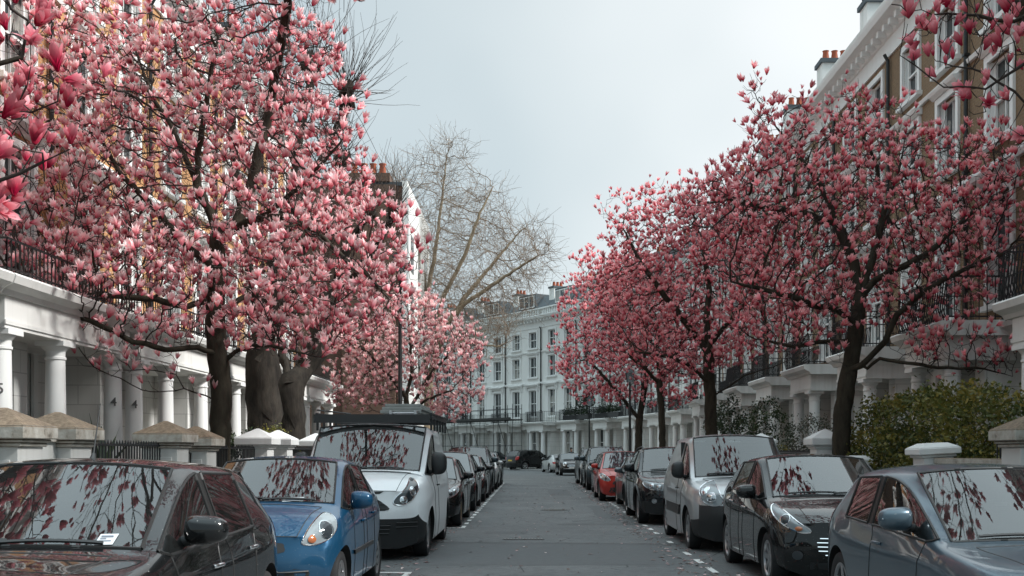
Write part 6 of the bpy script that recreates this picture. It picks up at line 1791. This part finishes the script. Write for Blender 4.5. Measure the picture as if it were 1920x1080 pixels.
def onporch(i, lx, ly, z):
    (x0, y0), (x1, y1) = FL[i], FL[i + 1]; a = math.atan2(y0 - y1, x0 - x1)
    return (x1 + lx * math.cos(a) - ly * math.sin(a), y1 + lx * math.sin(a) + ly * math.cos(a), z)
def topiary(loc, label, seed):
    g = np.random.default_rng(seed); r = empty('topiary', loc); tag(r, label, 'topiary')
    MB().lathe([(.2, 0), (.27, .4), (.27, .45)], n=14).tube([(0, 0, .4), (0, 0, 1.1)], .035, 6).build('pot', M['blackplastic'], r)
    d = g.normal(0, 1, (900, 3)); d /= np.linalg.norm(d, axis=1)[:, None]
    V, Q = leaf_cloud(d * .48 * g.uniform(.85, 1.05, (900, 1)) + np.array([0, 0, 1.45]), .11, g); np_mesh('ball', V, Q, M['leaf_dark'], r, {'v': np.repeat(g.uniform(.1, .7, 900), 4)}, False)
topiary(onporch(4, 3.2, -1.35, 4.03), 'dark ball shaped topiary on a balcony of the far terrace, left of two', 81)
topiary(onporch(4, 4.5, -1.35, 4.03), 'dark ball shaped topiary on a balcony of the far terrace, right of two', 82)
def balcony_hedge(i, x0, x1, label, seed):
    g = np.random.default_rng(seed); n = 1500; r = empty('balcony_planter', onporch(i, (x0 + x1) / 2, -1.6, 4.03)); a = H_ang = math.atan2(FL[i][1] - FL[i + 1][1], FL[i][0] - FL[i + 1][0]); r.rotation_euler = (0, 0, a); tag(r, label, 'planter')
    l = (x1 - x0) / 2; MB().box(-l, l, -.15, .15, .05, .4).build('box', M['blackplastic'], r)
    p = np.stack([g.uniform(-l, l, n), g.normal(0, .16, n), .45 + np.abs(g.normal(0, .28, n))], 1)
    V, Q = leaf_cloud(p, .12, g); np_mesh('foliage', V, Q, M['leaf_dark'], r, {'v': np.repeat(g.uniform(.1, .7, n), 4)}, False)
balcony_hedge(3, .6, 5.2, 'dark leafy balcony planter on the far terrace near the right magnolias', 83)
balcony_hedge(4, .6, 5.0, 'dark leafy balcony planter under the two ball shaped topiaries', 84)

# a person standing beyond the small black car
def person(loc, rz, label):
    r = empty('person', loc, rz); tag(r, label, 'person')
    J = dict(pel=(0, 0, .95), wai=(0, .01, 1.1), che=(0, .01, 1.33), nec=(0, .0, 1.5), hd0=(0, -.015, 1.58), hd1=(0, -.02, 1.72))
    vs = []; es = []; rad = []
    def chain(pts, start=None):
        prev = start
        for p, q in pts:
            vs.append(p); rad.append(q); i = len(vs) - 1
            if prev is not None: es.append((prev, i))
            prev = i
        return prev
    chain([((0, 0, .95), (.17, .12)), ((0, .01, 1.12), (.15, .11)), ((0, .01, 1.33), (.19, .125)), ((0, .0, 1.49), (.06, .06)), ((0, -.015, 1.58), (.07, .08)), ((0, -.02, 1.70), (.078, .095))])
    for s in (-1, 1):
        chain([((s * .20, .01, 1.42), (.06, .06)), ((s * .25, .02, 1.14), (.045, .045)), ((s * .22, -.12, .96), (.036, .036)), ((s * .19, -.20, .93), (.03, .04))], 2)
        chain([((s * .10, 0, .86), (.09, .095)), ((s * .11, -.02, .48), (.062, .065)), ((s * .11, .02, .08), (.045, .05)), ((s * .115, -.14, .035), (.042, .032))], 0)
    me = bpy.data.meshes.new('body'); me.from_pydata(vs, es, []); o = bpy.data.objects.new('body', me); COL.objects.link(o)
    sk = o.modifiers.new('s', 'SKIN'); 
    for v, q in zip(me.skin_vertices[0].data, rad): v.radius = q
    me.skin_vertices[0].data[0].use_root = True
    su = o.modifiers.new('u', 'SUBSURF'); su.levels = 2
    dg = bpy.context.evaluated_depsgraph_get(); em = bpy.data.meshes.new_from_object(o.evaluated_get(dg)); bpy.data.objects.remove(o)
    em.shade_smooth(); skin = plain('skin', (.42, .25, .18), .6); cloth = plain('dark_coat', (.015, .016, .02), .85, 0, .3, 9)
    em.materials.clear(); em.materials.append(skin); em.materials.append(cloth)
    for p in em.polygons: p.material_index = 0 if p.center.z > 1.5 or (p.center.y < -.16 and .88 < p.center.z < 1.0) else 1
    b = bpy.data.objects.new('body', em); COL.objects.link(b); b.parent = r
    bm = bmesh.new(); bmesh.ops.create_uvsphere(bm, u_segments=14, v_segments=10, radius=1)
    for v in bm.verts: x, y, z = v.co; v.co = (x * .092, y * .11 + .012 + (.02 if y > 0 else 0), z * .10 + 1.705 + (.02 if y < -.3 and z < .2 else 0) - (.06 if y > .3 and z < 0 else 0))
    me = bpy.data.meshes.new('hair'); bm.to_mesh(me); bm.free(); me.shade_smooth(); link_mesh('hair', me, plain('dark_hair', (.012, .010, .009), .6), b)
person((2.72, 76.5, 0), R(20), 'person in a dark coat standing beyond the small black car with the white roof')

# fallen petals and old leaves: too many to count
g = np.random.default_rng(90); n = 2400
y = 6 + 46 * g.uniform(0, 1, n) ** 1.2; side = g.uniform(0, 1, n) < .62
x = np.where(side, 2.15 + np.abs(g.normal(0, .55, n)) - .35, -1.45 - np.abs(g.normal(0, .4, n))); mid = g.uniform(0, 1, n) < .12; x = np.where(mid, g.uniform(-1.4, 2.2, n), x)
c = np.stack([x, y, np.full(n, .008)], 1); a = g.uniform(0, 6.28, n); s = g.uniform(.014, .055, n)
ax_ = np.stack([np.cos(a), np.sin(a), g.normal(0, .12, n)], 1) * s[:, None]; bx_ = np.stack([-np.sin(a), np.cos(a), g.normal(0, .12, n)], 1) * s[:, None] * .5
V = np.stack([c - ax_, c + bx_ + [0, 0, .006], c + ax_, c - bx_ + [0, 0, .006]], 1).reshape(-1, 3)
fp = np_mesh('fallen_petals', V, np.arange(4 * n).reshape(-1, 4), leaf_mat('fallen_petal', [(0, (.09, .055, .035)), (.5, (.22, .12, .10)), (.75, (.55, .32, .32)), (1, (.72, .58, .55))], .1), None, {'v': np.repeat(g.uniform(0, 1, n), 4)}, False)
fp['kind'] = 'stuff'; fp['label'] = 'fallen petals and old leaves scattered along the gutters'
